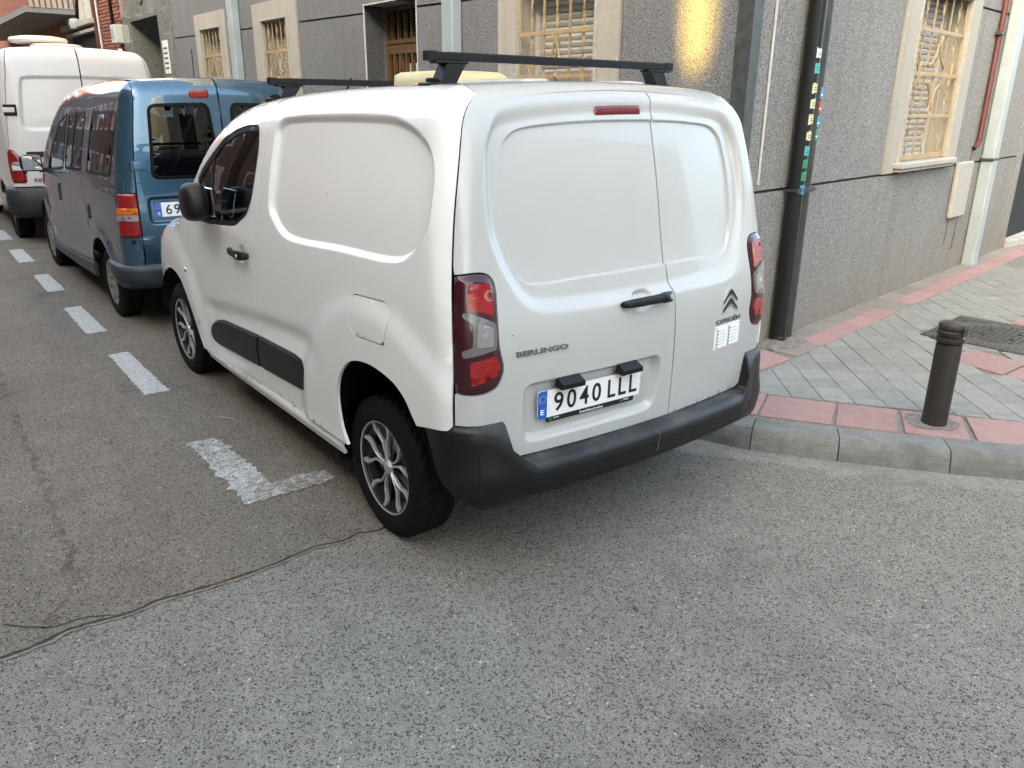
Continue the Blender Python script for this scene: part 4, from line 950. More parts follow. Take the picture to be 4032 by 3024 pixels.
# across the street and behind the camera: the fronts that shade this corner and stand in the reflections
def block(name, label, x0, x1, y0, y1, h, wall, faces, step=2.6, balc=True, notch=None):
    t = thing(name, label, 'building', (0, 0, 0))
    MB().box((x0, y0, 0), (x1, y1, h)).obj('wall', wall, t)
    fl = int((h - 1.2) // 3)
    for f in faces:
        L = (x1 - x0) if f in 'NS' else (y1 - y0)
        for i in range(max(1, int(L // step))):
            a = (i + .5) * L / max(1, int(L // step))
            for k in range(fl):
                z = 1.0 + 3. * k; w = .55
                if f == 'S': lo, hi = (x0 + a - w, y0 - .02, z), (x0 + a + w, y0 + .01, z + 1.5); fr0, fr1 = (x0 + a - w - .12, y0 - .012, z - .12), (x0 + a + w + .12, y0 + .01, z + 1.62)
                elif f == 'N': lo, hi = (x0 + a - w, y1 - .01, z), (x0 + a + w, y1 + .02, z + 1.5); fr0, fr1 = (x0 + a - w - .12, y1 - .01, z - .12), (x0 + a + w + .12, y1 + .012, z + 1.62)
                else: X = x1 if f == 'E' else x0; lo, hi = (X - .02, y0 + a - w, z), (X + .02, y0 + a + w, z + 1.5); fr0, fr1 = (X - .012, y0 + a - w - .12, z - .12), (X + .012, y0 + a + w + .12, z + 1.62)
                wn_ = MB().box(fr0, fr1).obj('window', 'plaster_white', t); MB().box(lo, hi).obj('pane', 'mirror_dark' if (i + k) % 3 else 'shutter', wn_)
                if balc and k > 0 and i % 2 == 0 and f == 'S':
                    b = MB().box((lo[0] - .5, y0 - .95, z - .18), (hi[0] + .5, y0, z - .04)).obj('balcony', 'soffit', t); MB().box((lo[0] - .5, y0 - .95, z - .04), (hi[0] + .5, y0 - .88, z + .85)).obj('balcony_front', 'brick_face', b)
    return t
simple('mirror_dark', (.03, .035, .04), .06, coat=1.)
OY = 9.
opp = block('apartment_block', 'buff brick apartment block across the street with balconies', -16., 24., OY + .12, 20., 6.3, 'brick_buff', 'S')
dn = Vector(SUN) / SUN.y * (OY - FY)
nt = [(1.045, 9.), (1.055, 2.40), (1.045, 2.22), (1.0, 2.09), (.93, 2.00), (.885, 2.00), (.825, 2.10), (.775, 2.27), (.745, 9.)]
nt = [(x + dn.x, z + dn.z) for x, z in nt]; TOPZ = 12.3
poly = [(-16., 6.2), (24., 6.2), (24., TOPZ), (max(n_[0] for n_ in nt[:1]), TOPZ)] + nt[1:-1] + [(nt[-1][0], TOPZ), (-16., TOPZ)]
scr = MB(); r_ = delaunay_2d_cdt([Vector(p) for p in poly], [(i, (i + 1) % len(poly)) for i in range(len(poly))], [], 0, 1e-6); V2 = np.array([tuple(v) for v in r_[0]])
Fk = [f for f in r_[2] if inside(V2[list(f)].mean(0)[None], np.array(poly))[0]]
scr.add([(x, OY, z) for x, z in V2], Fk); scr.add([(x, OY + .12, z) for x, z in V2], Fk)
for i in range(len(poly)): a, b = poly[i], poly[(i + 1) % len(poly)]; scr.add([(a[0], OY, a[1]), (b[0], OY, b[1]), (b[0], OY + .12, b[1]), (a[0], OY + .12, a[1])], [(0, 1, 2, 3)])
scr.obj('light_screen', 'brick_buff', opp)  # added unseen thin screen; its notch shapes the sun patch on the wall
block('apartment_block', 'buff brick apartment block across the street further ahead', 24.5, 60., OY, 20., 12.3, 'brick_buff', 'S', balc=False)
block('apartment_block', 'white plaster apartment block across the street behind the viewer', -45., -16.5, OY, 20., 12.0, 'plaster_white', 'SE', balc=False)
block('apartment_block', 'cream corner house across the side street behind the viewer', -40., -14., -22., -2.2, 8., 'plaster_cream', 'NE', balc=False)
block('apartment_block', 'brick block closing the far end of the street', 60., 66., -25., 25., 12., 'brick_face', 'W', balc=False)
block('apartment_block', 'brick block closing the street behind the viewer', -85., -80., -25., 25., 8., 'brick_face', 'E', balc=False)

# ------------------------------------------------------------------ wheels
def tyre_mesh(r=.318, w=.205, rim=.205, lug=True):
    """tyre about the y axis, outer side towards +y; centre at the origin"""
    n = 180; prof = []
    h = w / 2; sh_ = r - .012
    prof = [(rim - .012, h - .030), (rim, h - .016), (rim + .010, h - .008), (rim + .030, h - .001), (rim + .055, h + .001), (sh_ - .030, h - .004), (sh_ - .008, h - .016), (r - .004, h - .027)]
    tr = [(r, y) for y in np.linspace(h - .034, -(h - .034), 19)]
    prof = prof + tr + [(a, -b) for a, b in prof[::-1]]
    m = len(prof); V = []; F = []; n0 = 8
    for j in range(n):
        a = 2 * math.pi * j / n
        for k, (rr, y) in enumerate(prof):
            d = 0.
            if lug:
                if 6 <= k < n0 + 19 + 2:
                    kk = k - n0
                    ph = (j + int(abs(kk - 9) * .8)) % 5
                    if ph == 0: d = .007 if 0 <= kk < 19 else .005
                    if kk in (4, 5, 13, 14): d = .007
                    if kk == 9 and j % 2: d = .005
            V.append(((rr - d) * math.sin(a), y, (rr - d) * math.cos(a)))
    for j in range(n):
        for k in range(m - 1): a, b = j * m + k, ((j + 1) % n) * m + k; F.append((a, b, b + 1, a + 1))
    me = bpy.data.meshes.new('tyre'); me.from_pydata(V, [], F); me.materials.append(M['rubber'])
    me.polygons.foreach_set('use_smooth', [True] * len(F)); me.set_sharp_from_angle(angle=R(30)); me.update(); return me
def wheel_alloy(van, x, y, side, rot, z=.318, tm=None):
    w_ = link('wheel', MESH['barrel'], van, (x, y, z), (0, rot, 0 if side > 0 else math.pi))
    link('tyre', MESH['tyre'], w_); link('brake_disc', MESH['disc'], w_); link('wheel_cover_rim', MESH['ring'], w_); link('hub', MESH['hub'], w_)
    link('wheel_cover', MESH['back'], w_)
    for k in range(5):
        for nm in ('spokeA', 'spokeB'):
            s_ = link('spoke', MESH[nm], w_); s_.rotation_euler = (0, 2 * math.pi * k / 5, 0)
    for k in range(5):
        a = 2 * math.pi * (k + .5) / 5; link('bolt', MESH['bolt'], w_, (.055 * math.sin(a), .058, .055 * math.cos(a)))
    return w_
MESH = {}
MESH['tyre'] = tyre_mesh()
MESH['barrel'] = MB().lathe([(.0, -.05), (.19, -.05), (.193, .06), (.200, .085), (.208, .088), (.208, -.09)], 60, 'y').me('wheel', 'cover_black')
MESH['disc'] = MB().lathe([(.05, .012), (.14, .012), (.145, .008), (.145, -.002)], 48, 'y').box((.08, .0, -.05), (.165, .03, .06), .01).me('brake_disc', 'brake_steel')
MESH['ring'] = MB().lathe([(.2025, .074), (.2035, .0885), (.2055, .0905), (.2125, .0905), (.2145, .088), (.2135, .078)], 72, 'y').me('wheel_cover_rim', 'silver')
MESH['hub'] = MB().lathe([(.0, .076), (.022, .0755), (.0235, .073), (.026, .075), (.032, .073), (.035, .064)], 32, 'y').me('hub', 'silver')
MESH['bolt'] = MB().lathe([(0, .012), (.009, .011), (.011, .0)], 10, 'y').me('bolt', 'cover_black')
bk = MB()                                                    # dark cover ring with openings between the spokes
bk.lathe([(.030, .055), (.052, .050)], 40, 'y'); bk.lathe([(.165, .050), (.196, .066)], 60, 'y')
for k in range(5):
    a0 = 2 * math.pi * k / 5
    pr = [(a0 - .16, .05), (a0 + .16, .05), (a0 + .34, .17), (a0 - .34, .17)]
    bk.add([(r_ * math.sin(a), .047, r_ * math.cos(a)) for a, r_ in pr], [(0, 1, 2, 3)])
MESH['back'] = bk.me('wheel_cover', 'cover_black')
def spoke(sg):
    """one bent arm of a twin spoke"""
    P = [(.0055, .028), (.0105, .085), (.0185, .112), (.0475, .146), (.0585, .163), (.0600, .2045)]; wd_ = [.0042, .0048, .0055, .0080, .0098, .0098]
    out = MB(); V = []; F = []; P = [np.array((sg * x, z)) for x, z in P]; nn = len(P)
    for i, p in enumerate(P):
        t0 = P[i] - P[i - 1] if i else P[1] - P[0]; t1 = P[i + 1] - P[i] if i < nn - 1 else t0; t0 = t0 / np.linalg.norm(t0); t1 = t1 / np.linalg.norm(t1); t = (t0 + t1) / np.linalg.norm(t0 + t1)
        nrm = np.array([-t[1], t[0]]); w = wd_[i] / max(.6, float(t @ t0)); y = np.interp(np.linalg.norm(p), [.02, .06, .15, .2], [.070, .071, .075, .084])
        for s_, dy in ((-1, -.016), (-1, -.003), (-.6, .0), (.6, .0), (1, -.003), (1, -.016)): V.append((p[0] + nrm[0] * w * s_, y + dy, p[1] + nrm[1] * w * s_))
    for i in range(nn - 1):
        for j in range(5): F.append((i * 6 + j, i * 6 + j + 1, i * 6 + 7 + j, i * 6 + 6 + j))
    return out.add(V, F).me('spoke', 'silver')
MESH['spokeA'] = spoke(1); MESH['spokeB'] = spoke(-1)
MESH['tyre_plain'] = tyre_mesh(.31, .195, .19)
MESH['tyre_big'] = tyre_mesh(.345, .225, .20)
def wheel_steel(van, x, y, side, r, ty, cap):
    w_ = link('wheel', MESH['barrel_plain'], van, (x, y, r), (0, random.uniform(0, 6), 0 if side > 0 else math.pi)); link('tyre', MESH[ty], w_)
    c = link('hubcap', MESH[cap], w_)
    if cap == 'cap':
        for k in range(7):
            a = 2 * math.pi * k / 7; link('hubcap_slot', MESH['slot'], w_, (.150 * math.sin(a), .0815, .150 * math.cos(a)), (0, a, 0))
        for k in range(4):
            a = 2 * math.pi * (k + .5) / 4; link('hubcap_hole', MESH['bolt'], w_, (.05 * math.sin(a), .086, .05 * math.cos(a)))
MESH['barrel_plain'] = MB().lathe([(.0, -.05), (.18, -.05), (.185, .06), (.193, .082), (.196, -.09)], 48, 'y').me('wheel', 'cover_black')
MESH['cap'] = MB().lathe([(0, .090), (.075, .092), (.11, .086), (.165, .080), (.182, .084), (.192, .088), (.196, .080)], 56, 'y').me('hubcap', 'hubcap_beige')
MESH['cap_dark'] = MB().lathe([(0, .06), (.08, .06), (.10, .03), (.17, .03), (.19, .07)], 48, 'y').me('hubcap', 'hubcap_beige')
MESH['slot'] = MB().box((-.012, -.002, -.017), (.012, .003, .017), .001).me('hubcap_slot', 'cavity')

# ------------------------------------------------------------------ the white van
van = thing('white_van', 'white panel van with black roof bars parked nearest, seen from behind', 'van', (0, 0, 0), group='vans parked along the kerb')
def white_shell():
    prof=Spl([.2,.35,.5,.75,1.0,1.15,1.3,1.5,1.7,1.95],[.895,.908,.917,.926,.927,.925,.914,.885,.842,.795])
    def half(x,z):
        return prof(z)-.025*np.clip((.5-x)/1.2,0,2)**2-.16*np.clip((x-1.7)/2.0,0,2)**2.2
    rp=Spl([.2,.5,.75,.92,1.05,1.15,1.25,1.5,1.79,1.95],[-.688,-.698,-.704,-.703,-.690,-.667,-.643,-.594,-.523,-.48])
    def rear(y,z): return rp(z)+.06*(y/.8)**2
    tp=Spl([-.8,-.3,.3,.9,1.3,1.6,1.85,2.1,2.4,2.6,2.9,3.3,3.7],[1.873,1.893,1.890,1.868,1.837,1.784,1.668,1.47,1.25,1.14,1.085,1.02,.90])
    def top(x,y): return tp(x)-.03*(y/.75)**2
    def front(y,z): return 3.66-.35*(y/.9)**2-.12*np.clip((z-.6)/.4,0,2)**2
    return Shell(half,rear,top,front,(-.40,3.1,.60,.30),r1=.10,r2=.14)
WS = white_shell(); S0 = -1.3927
mir = lambda P: [(2 * S0 - s, q) for s, q in P]
def qtop(sh, s, d=.34): return float(sh.zc(np.array(float(s)))) + d
def sill(s): return float(np.interp(s, [.2, 1.16, 2.18], [.372, .366, .339]))
DS = catmull([(1.02, 1.80), (.999, 1.70), (1.0, 1.60), (1.025, 1.443), (1.063, 1.306), (1.11, 1.137), (1.16, 1.002), (1.176, .868), (1.160, .77), (1.168, .70), (1.20, .62), (1.205, .53), (1.182, .45), (1.162, .366)])
DT = catmull([(1.02, 1.80), (1.25, 1.785), (1.42, 1.745), (1.60, 1.675), (1.77, 1.575), (1.95, 1.445), (2.08, 1.31), (2.13, 1.20)])
DF = catmull([(2.13, 1.20), (2.135, 1.085), (2.179, .951), (2.205, .739), (2.222, .579), (2.205, .44), (2.177, .339)])
RS = catmull([(-.470, 1.935), (-.495, 1.87), (-.510, 1.773), (-.521, 1.615), (-.527, 1.408), (-.533, 1.256), (-.546, 1.011), (-.547, .837), (-.546, .715)])
ARC = catmull([(-.395, .661), (-.362, .701), (-.319, .75), (-.254, .788), (-.154, .812), (-.047, .819), (.057, .804), (.12, .779), (.192, .72), (.238, .643), (.252, .576), (.240, .447), (.20, .372)])
FAR = catmull([(2.185, .345), (2.238, .428), (2.299, .528), (2.369, .622), (2.442, .693), (2.507, .731), (2.607, .755), (2.727, .758), (2.848, .740), (2.978, .695), (3.08, .64), (3.12, .58)])
LP = catmull([(-.5365, 1.252), (-.60, 1.256), (-.634, 1.248), (-.652, 1.232), (-.663, 1.204), (-.669, 1.091), (-.673, .998), (-.681, .952), (-.687, .925), (-.681, .887), (-.663, .851), (-.631, .835), (-.590, .834), (-.5495, .842)], 4)
SR = catmull([(.918, 1.328), (.922, 1.45), (.915, 1.60), (.905, 1.689), (.86, 1.726), (.739, 1.742), (.35, 1.758), (-.024, 1.764), (-.161, 1.757), (-.304, 1.722), (-.395, 1.670), (-.436, 1.60), (-.447, 1.5), (-.438, 1.403), (-.384, 1.316), (-.308, 1.268), (-.215, 1.247), (.2, 1.232), (.7, 1.213), (.795, 1.238), (.880, 1.29)], 5, True)
side_rec = recess(SR, .024, .028)
scl = Spl([.4, .57, .74, 1.13, 1.49, 1.95, 2.1], [.815, .812, .808, .779, .747, .695, .68])
def sculpt(S, Q):
    d = scl(S) - Q; return -.016 * sstep(-.004, .045, d) * (1 - sstep(.05, .20, d)) * sstep(.35, .62, S) * (1 - sstep(1.90, 2.08, S))
def bulge(cx, cz, r0, r1, h):
    def f(S, Q):
        r = np.hypot(S - cx, Q - cz); return h * (1 - sstep(r0, r1, r)) * (S > -.62)
    return f
bulR = bulge(-.05, .34, .66, .77, .018); bulF = bulge(2.72, .33, .56, .74, .018)
def belt(S, Q): return .006 * np.exp(-((Q - 1.165) / .012) ** 2) * sstep(1.1, 1.4, S) * (1 - sstep(2.0, 2.2, S))
cup = recess(rounded([(1.375, 1.045), (1.35, 1.10), (1.30, 1.118), (1.25, 1.10), (1.243, 1.045), (1.30, 1.012), (1.35, 1.018)], .03), .018, .02)
fuelP = rounded([(.074, 1.083), (-.195, 1.097), (-.222, 1.03), (-.185, .927), (.060, .916), (.082, .97), (.068, 1.02)], .03)
SIDE = [side_rec, sculpt, bulR, bulF, belt, cup]
WIN = rounded([(1.105, 1.690), (1.083, 1.60), (1.093, 1.485), (1.131, 1.355), (1.20, 1.272), (1.356, 1.203), (1.432, 1.192), (1.784, 1.165), (1.955, 1.165), (1.985, 1.30), (1.965, 1.365), (1.888, 1.43), (1.736, 1.524), (1.579, 1.609), (1.404, 1.662), (1.27, 1.685)], .035)
body_out = np.vstack([RS, [(-.535, .698)], ARC, [(s, sill(s)) for s in np.linspace(.3, 1.1, 6)], DS[::-1], DT[1:], [(2.30, 1.18)], [(s, qtop(WS, s)) for s in np.linspace(2.28, -.42, 40)]])
door_out = np.vstack([DS, [(s, sill(s)) for s in np.linspace(1.2, 2.15, 6)], DF[::-1], DT[::-1][1:-1]])
wing_out = np.vstack([DF, FAR, [(3.14, .56), (3.3, .60)], [(s, qtop(WS, s)) for s in np.linspace(3.3, 2.32, 14)], [(2.30, 1.18)]])
TRF = rounded([(2.004, .475), (1.965, .545), (1.862, .590), (1.743, .615), (1.19, .650), (1.20, .60), (1.207, .53), (1.195, .468), (1.94, .430)], .03)
TRR = rounded([(1.185, .650), (.722, .664), (.645, .655), (.537, .585), (.503, .500), (.60, .494), (1.19, .468), (1.203, .53), (1.19, .61)], [.004, .05, .05, .05, .012, .02, .004, .02, .02])
for mrr in (False, True):
    sfx = {} 
    b = panel(WS, 'body_side', 'paint_white', van, body_out, [fuelP] if not mrr else [], SIDE[:5], grid=.03 if not mrr else .05, mirror=mrr, feats=not mrr)
    d = panel(WS, 'door', 'paint_white', van, door_out, [WIN], SIDE[1:], grid=.03 if not mrr else .05, mirror=mrr, feats=not mrr)
    panel(WS, 'wing', 'paint_white', van, wing_out, [], [bulF, belt], grid=.03, mirror=mrr)
    panel(WS, 'window_seal', 'seal', d, WIN, [offset(ccw(resample(WIN, .02)), .022)], [], -.005, grid=.05, gap=.0, rim=.02, mirror=mrr)
    panel(WS, 'window_glass', 'window_glass', d, offset(ccw(resample(WIN, .02)), .020), [], [], -.010, grid=.06, gap=0, rim=0, mirror=mrr)
    panel(WS, 'quarter_bar', 'seal', d, [(1.735, 1.535), (1.705, 1.535), (1.735, 1.175), (1.775, 1.175)], [], [], -.006, grid=.05, gap=0, rim=.02, mirror=mrr)
    panel(WS, 'door_lining', 'seat_fabric', d, [(1.1, 1.25), (1.2, .45), (2.1, .45), (2.05, 1.2), (1.5, 1.15)], [], [], -.06, grid=.1, gap=0, rim=0, mirror=mrr)
    panel(WS, 'side_trim', 'trim_plastic', d, TRF, [], [SIDE[1], recess(TRF, -.010, .016)], .001, grid=.03, gap=.0, rim=.01, mirror=mrr)
    panel(WS, 'side_trim', 'trim_plastic', b, TRR, [], [SIDE[1], recess(TRR, -.010, .016)], .001, grid=.03, gap=.0, rim=.01, mirror=mrr)
    sp_ = np.array([(s, sill(s) - .003) for s in np.linspace(.285, 2.15, 12)] + [(s, .285) for s in np.linspace(2.15, .30, 12)])
    panel(WS, 'sill', 'paint_white', van, sp_, [], [lambda S, Q: .014 * np.exp(-((Q - .33) / .022) ** 2)], -.004, grid=.02, gap=.001, mirror=mrr)
    # tail light
    lt = panel(WS, 'tail_light', 'lens_dark', van, LP, [], [recess(LP, -.010, .03)], .0, grid=.02, gap=.003, rim=.03, mirror=mrr)
    for nm, mt, pl, of in (('red_lens', 'lens_red', [(-.575, 1.222), (-.640, 1.218), (-.654, 1.108), (-.61, 1.126), (-.579, 1.136)], .0115), ('lens_surround', 'lens_frame', [(-.566, 1.128), (-.58, 1.127), (-.657, 1.083), (-.663, 1.049), (-.660, .992), (-.572, .972), (-.568, .997), (-.594, 1.008), (-.596, 1.03), (-.592, 1.09), (-.567, 1.112)], .0120),
                           ('clear_lens', 'lens_clear', [(-.604, 1.095), (-.648, 1.068), (-.652, 1.045), (-.650, 1.003), (-.604, 1.006)], .0135), ('red_lens', 'lens_red', [(-.588, .955), (-.655, .968), (-.674, .927), (-.659, .893), (-.592, .870)], .0115)):
        pc_ = panel(WS, nm, mt, lt, rounded(pl, .008), [], [], of, grid=.02, gap=0, rim=.01, mirror=mrr)
    panel(WS, 'reflector', 'chrome', lt, arc(-.624, 1.047, .011, 0, 360, 14)[:-1], [], [], .0142, grid=.006, step=.006, gap=0, rim=0, mirror=mrr, feats=False)
    # front end (hidden by the vehicle ahead)
    panel(WS, 'front_panel', 'paint_white', van, [(3.31, .60), (4.09, .60)] + [(s, qtop(WS, 3.1)) for s in np.linspace(4.09, 3.31, 8)], [], [], 0, grid=.06, mirror=mrr)
    panel(WS, 'front_bumper', 'bumper_plastic', van, [(3.14, .26), (4.09, .26), (4.09, .595), (3.31, .595), (3.14, .555)], [], [], .02, grid=.06, mirror=mrr)
panel(WS, 'fuel_flap', 'paint_white', van, fuelP, [], [sculpt, bulR], 0, grid=.02, gap=.003)
MB().box((-.008, -.003, -.007), (.008, .003, .007), .002).obj('flap_notch', 'cavity', van).matrix_local = WS.tangent(-.183, .934, .0155) @ Matrix.Rotation(R(-90), 4, 'X')
# rear doors
H1 = [(S0, 1.072), (-1.1, 1.078), (-.869, 1.087), (-.811, 1.104), (-.757, 1.153), (-.716, 1.211), (-.667, 1.298), (-.630, 1.40), (-.615, 1.6), (-.632, 1.77), (-.70, 1.868), (-.80, 1.900), (-1.0, 1.908), (S0, 1.911)]
H2 = [(S0, 1.194), (-1.1, 1.194), (-.841, 1.194), (-.808, 1.210), (-.781, 1.248), (-.753, 1.304), (-.733, 1.47), (-.752, 1.62), (-.785, 1.744), (-.808, 1.784), (-.842, 1.810), (-.893, 1.822), (-1.014, 1.826), (S0, 1.826)]
sym = lambda H: catmull(H[:-1] + [H[-1]] + mir(H[1:-1])[::-1], 4, True)
rA = recess(sym(H1), .030, .060); rB = recess(sym(H2), .012, .010)
PR = rounded([(-.765, .60), (-.762, .842), (-1.46, .842), (-1.478, .76), (-1.43, .60)], .05)
rP = recess(PR, .032, .026)
rC = recess(rounded([(-1.30, 1.045), (-1.295, 1.10), (-1.33, 1.122), (-1.40, 1.122), (-1.425, 1.10), (-1.415, 1.045), (-1.36, 1.022)], .035), .024, .024)
REAR = [rA, rB, rP, rC]
SPL = -1.5405
lt_in = [tuple(p) for p in LP]
left = np.vstack([RS[RS[:, 1] > 1.262], LP, [(-.547, .835)], RS[RS[:, 1] < .83][:-1], [(-.546, .715)], catmull([(-.60, .712), (-.655, .704), (-.680, .685), (-.690, .64), (-.697, .59), (-.712, .563), (-.745, .554)], 4), [(-1.1, .552), (SPL, .549)], [(SPL, q) for q in np.linspace(.6, 1.9, 20)], [(SPL, 1.936), (-1.2, 1.936), (-.8, 1.936), (-.6, 1.936)]])
right = np.array(mir([tuple(p) for p in left if p[0] > SPL + .001 and not (p[1] > 1.94 and p[0] < -.55)]) + [(2 * S0 + .746, .552)] )
RSm = mir([tuple(p) for p in RS[RS[:, 1] > 1.262]])
right = np.vstack([RSm, mir([tuple(p) for p in LP]), [(2 * S0 + .547, .835)], mir([tuple(p) for p in RS[RS[:, 1] < .83][:-1]]), mir([(-.546, .715)]), mir([tuple(p) for p in catmull([(-.60, .712), (-.655, .704), (-.680, .685), (-.690, .64), (-.697, .59), (-.712, .563), (-.745, .554)], 4)]), [(SPL - .001, .549)], [(SPL - .001, q) for q in np.linspace(.6, 1.9, 20)], [(SPL - .001, 1.936), (-1.8, 1.936), (-2.1, 1.936)]])
rdl = panel(WS, 'rear_door', 'paint_white', van, left, [], REAR, grid=.026, step=.012, gap=.0030); rdl['label'] = 'wide left rear door with number plate and handle'
rdr = panel(WS, 'rear_door', 'paint_white', van, right, [], [rA, rB], grid=.026, step=.012, gap=.0030); rdr['label'] = 'narrow right rear door with emblem and vent grille'
# roof, windscreen, bonnet
rr_ = [recess(rounded([(-.30, sg * .20), (1.05, sg * .20), (1.05, sg * .34), (-.30, sg * .34)], .04), -.011, .022) for sg in (1, -1)]
panel(WS, 'roof', 'paint_white', van, [(-.452, -.655), (1.42, -.655), (1.42, .655), (-.452, .655)], [], rr_, 0, grid=.03, gap=.002, roof=True)
panel(WS, 'windscreen', 'window_glass', van, [(1.44, -.655), (2.55, -.655), (2.55, .655), (1.44, .655)], [], [], -.004, grid=.08, gap=.002, roof=True)
panel(WS, 'bonnet', 'paint_white', van, [(2.57, -.655), (3.12, -.655), (3.12, .655), (2.57, .655)], [], [], 0, grid=.06, gap=.002, roof=True)
# underside, wheel wells, bulkhead and cab
MB().box((.36, -.82, .22), (2.28, .82, .50)).box((-.45, -.50, .34), (.36, .50, .50)).box((2.28, -.50, .24), (3.35, .50, .50)).obj('underbody', 'cavity', van); MB().box((.98, -.80, .40), (1.02, .80, 1.75)).obj('bulkhead', 'seat_fabric', van)
MB().box((.45, -.86, .50), (2.1, .86, .53)).obj('floor_pan', 'cavity', van)
for cx, cz, r_ in ((-.07, .36, .475), (2.70, .34, .455)):
    for sd in (1, -1):
        lin = MB(); n = 28; V = []
        for j in range(n):
            a = R((-18 if cx < 1 else 6) + (188 if cx < 1 else 194) * j / (n - 1)); V += [(cx + r_ * math.cos(a), sd * .885, cz + r_ * math.sin(a)), (cx + r_ * math.cos(a), sd * .52, cz + r_ * math.sin(a))]
        lin.add(V, [(2 * j, 2 * j + 1, 2 * j + 3, 2 * j + 2) for j in range(n - 1)], True); lin.add([V[2 * j + 1] for j in range(n)], [tuple(range(n))]); lin.obj('wheel_arch_liner', 'cavity', van)
for y in (.38, -.38):
    sm = MB().box((1.05, y - .24, .62), (1.22, y + .24, 1.30), .05).box((1.10, y - .13, 1.31), (1.18, y + .13, 1.52), .03).box((1.15, y - .25, .50), (1.68, y + .25, .66), .05); sm.obj('seat', 'seat_fabric', van)
MB().box((1.95, -.80, .75), (2.45, .80, 1.13), .06).obj('dashboard', 'seat_fabric', van)
MB().tube([(1.72 + .07 * math.sin(t), .38 + .185 * math.cos(t), 1.17 + .165 * math.sin(t)) for t in np.linspace(0, 2 * math.pi, 33)], .015, 8, False).box((1.70, .33, 1.13), (1.76, .43, 1.20), .02).obj('steering_wheel', 'cover_black', van)
# rear bumper: a profile swept round the back
def rear_bumper(sh, s0, arch, e_in, cen, ear, mat, par, z0=.60, name='bumper', n=220):
    cen, ear = np.array(cen, float), np.array(ear, float); m = len(cen); V = []; F = []
    L_ = 2 * (s0 - arch(.5)); U = np.unique(np.concatenate([np.linspace(0, 1, n)] + ([np.linspace((s0 + q - arch(.5)) / L_ - .022, (s0 + q - arch(.5)) / L_ + .022, 40) for q in (e_in[0] + .016, -e_in[0] - .016)] if e_in[0] > .1 else []))); n = len(U)
    for u in U:
        for k in range(m):
            zz = (cen[k, 1] + ear[k, 1]) / 2; sa = arch(zz); sb = 2 * s0 - sa; s = sa + (sb - sa) * u
            e = float(sstep(e_in[0], e_in[1], abs(s - s0)) if k < 4 or e_in[0] < .1 else sstep(.585, .80, abs(s - s0))); pr = cen[k] * (1 - e) + ear[k] * e
            f = float(sstep(0, .16, min(s - sb, sa - s))) * .35 + .65; V.append((s, z0, pr[0] * f, pr[1]))
    V = np.array(V); B = sh.at(V[:, 0], V[:, 1]); N = sh.normal(B); N[:, 2] = 0; N /= np.linalg.norm(N, axis=1, keepdims=True)
    P = B + N * V[:, 2:3]; P[:, 2] = V[:, 3]
    for i in range(n - 1):
        for k in range(m - 1): a, b = i * m + k, (i + 1) * m + k; F.append((a, b, b + 1, a + 1))
    o = MB().add(P, F, True).obj(name, mat, par)
    o.data.set_sharp_from_angle(angle=R(50)); return o, lambda s, d, z: (lambda B, N: B + N / np.linalg.norm(N) * d)(sh.at(np.array([s]), np.array([z0]))[0] * np.array([1, 1, 0]) + np.array([0, 0, z]), sh.normal(sh.at(np.array([s]), np.array([z0])))[0] * np.array([1, 1, 0]))
CEN = [(-.09, .556), (-.02, .5525), (.035, .549), (.072, .5455), (.082, .5425), (.0885, .535), (.0915, .522), (.092, .480), (.089, .452), (.081, .441), (.064, .438), (.050, .431), (.051, .418), (.048, .398), (.02, .378), (-.12, .370)]
EAR = [rA, rB, rP, rC]
SPL = -1.5405
lt_in = [tuple(p) for p in LP]
left = np.vstack([RS[RS[:, 1] > 1.262], LP, [(-.547, .835)], RS[RS[:, 1] < .83][:-1], [(-.546, .715)], catmull([(-.60, .712), (-.655, .704), (-.680, .685), (-.690, .64), (-.697, .59), (-.712, .563), (-.745, .554)], 4), [(-1.1, .552), (SPL, .549)], [(SPL, q) for q in np.linspace(.6, 1.9, 20)], [(SPL, 1.936), (-1.2, 1.936), (-.8, 1.936), (-.6, 1.936)]])
right = np.array(mir([tuple(p) for p in left if p[0] > SPL + .001 and not (p[1] > 1.94 and p[0] < -.55)]) + [(2 * S0 + .746, .552)] )
RSm = mir([tuple(p) for p in RS[RS[:, 1] > 1.262]])
right = np.vstack([RSm, mir([tuple(p) for p in LP]), [(2 * S0 + .547, .835)], mir([tuple(p) for p in RS[RS[:, 1] < .83][:-1]]), mir([(-.546, .715)]), mir([tuple(p) for p in catmull([(-.60, .712), (-.655, .704), (-.680, .685), (-.690, .64), (-.697, .59), (-.712, .563), (-.745, .554)], 4)]), [(SPL - .001, .549)], [(SPL - .001, q) for q in np.linspace(.6, 1.9, 20)], [(SPL - .001, 1.936), (-1.8, 1.936), (-2.1, 1.936)]])
rdl = panel(WS, 'rear_door', 'paint_white', van, left, [], REAR, grid=.026, step=.012, gap=.0030); rdl['label'] = 'wide left rear door with number plate and handle'
rdr = panel(WS, 'rear_door', 'paint_white', van, right, [], [rA, rB], grid=.026, step=.012, gap=.0030); rdr['label'] = 'narrow right rear door with emblem and vent grille'
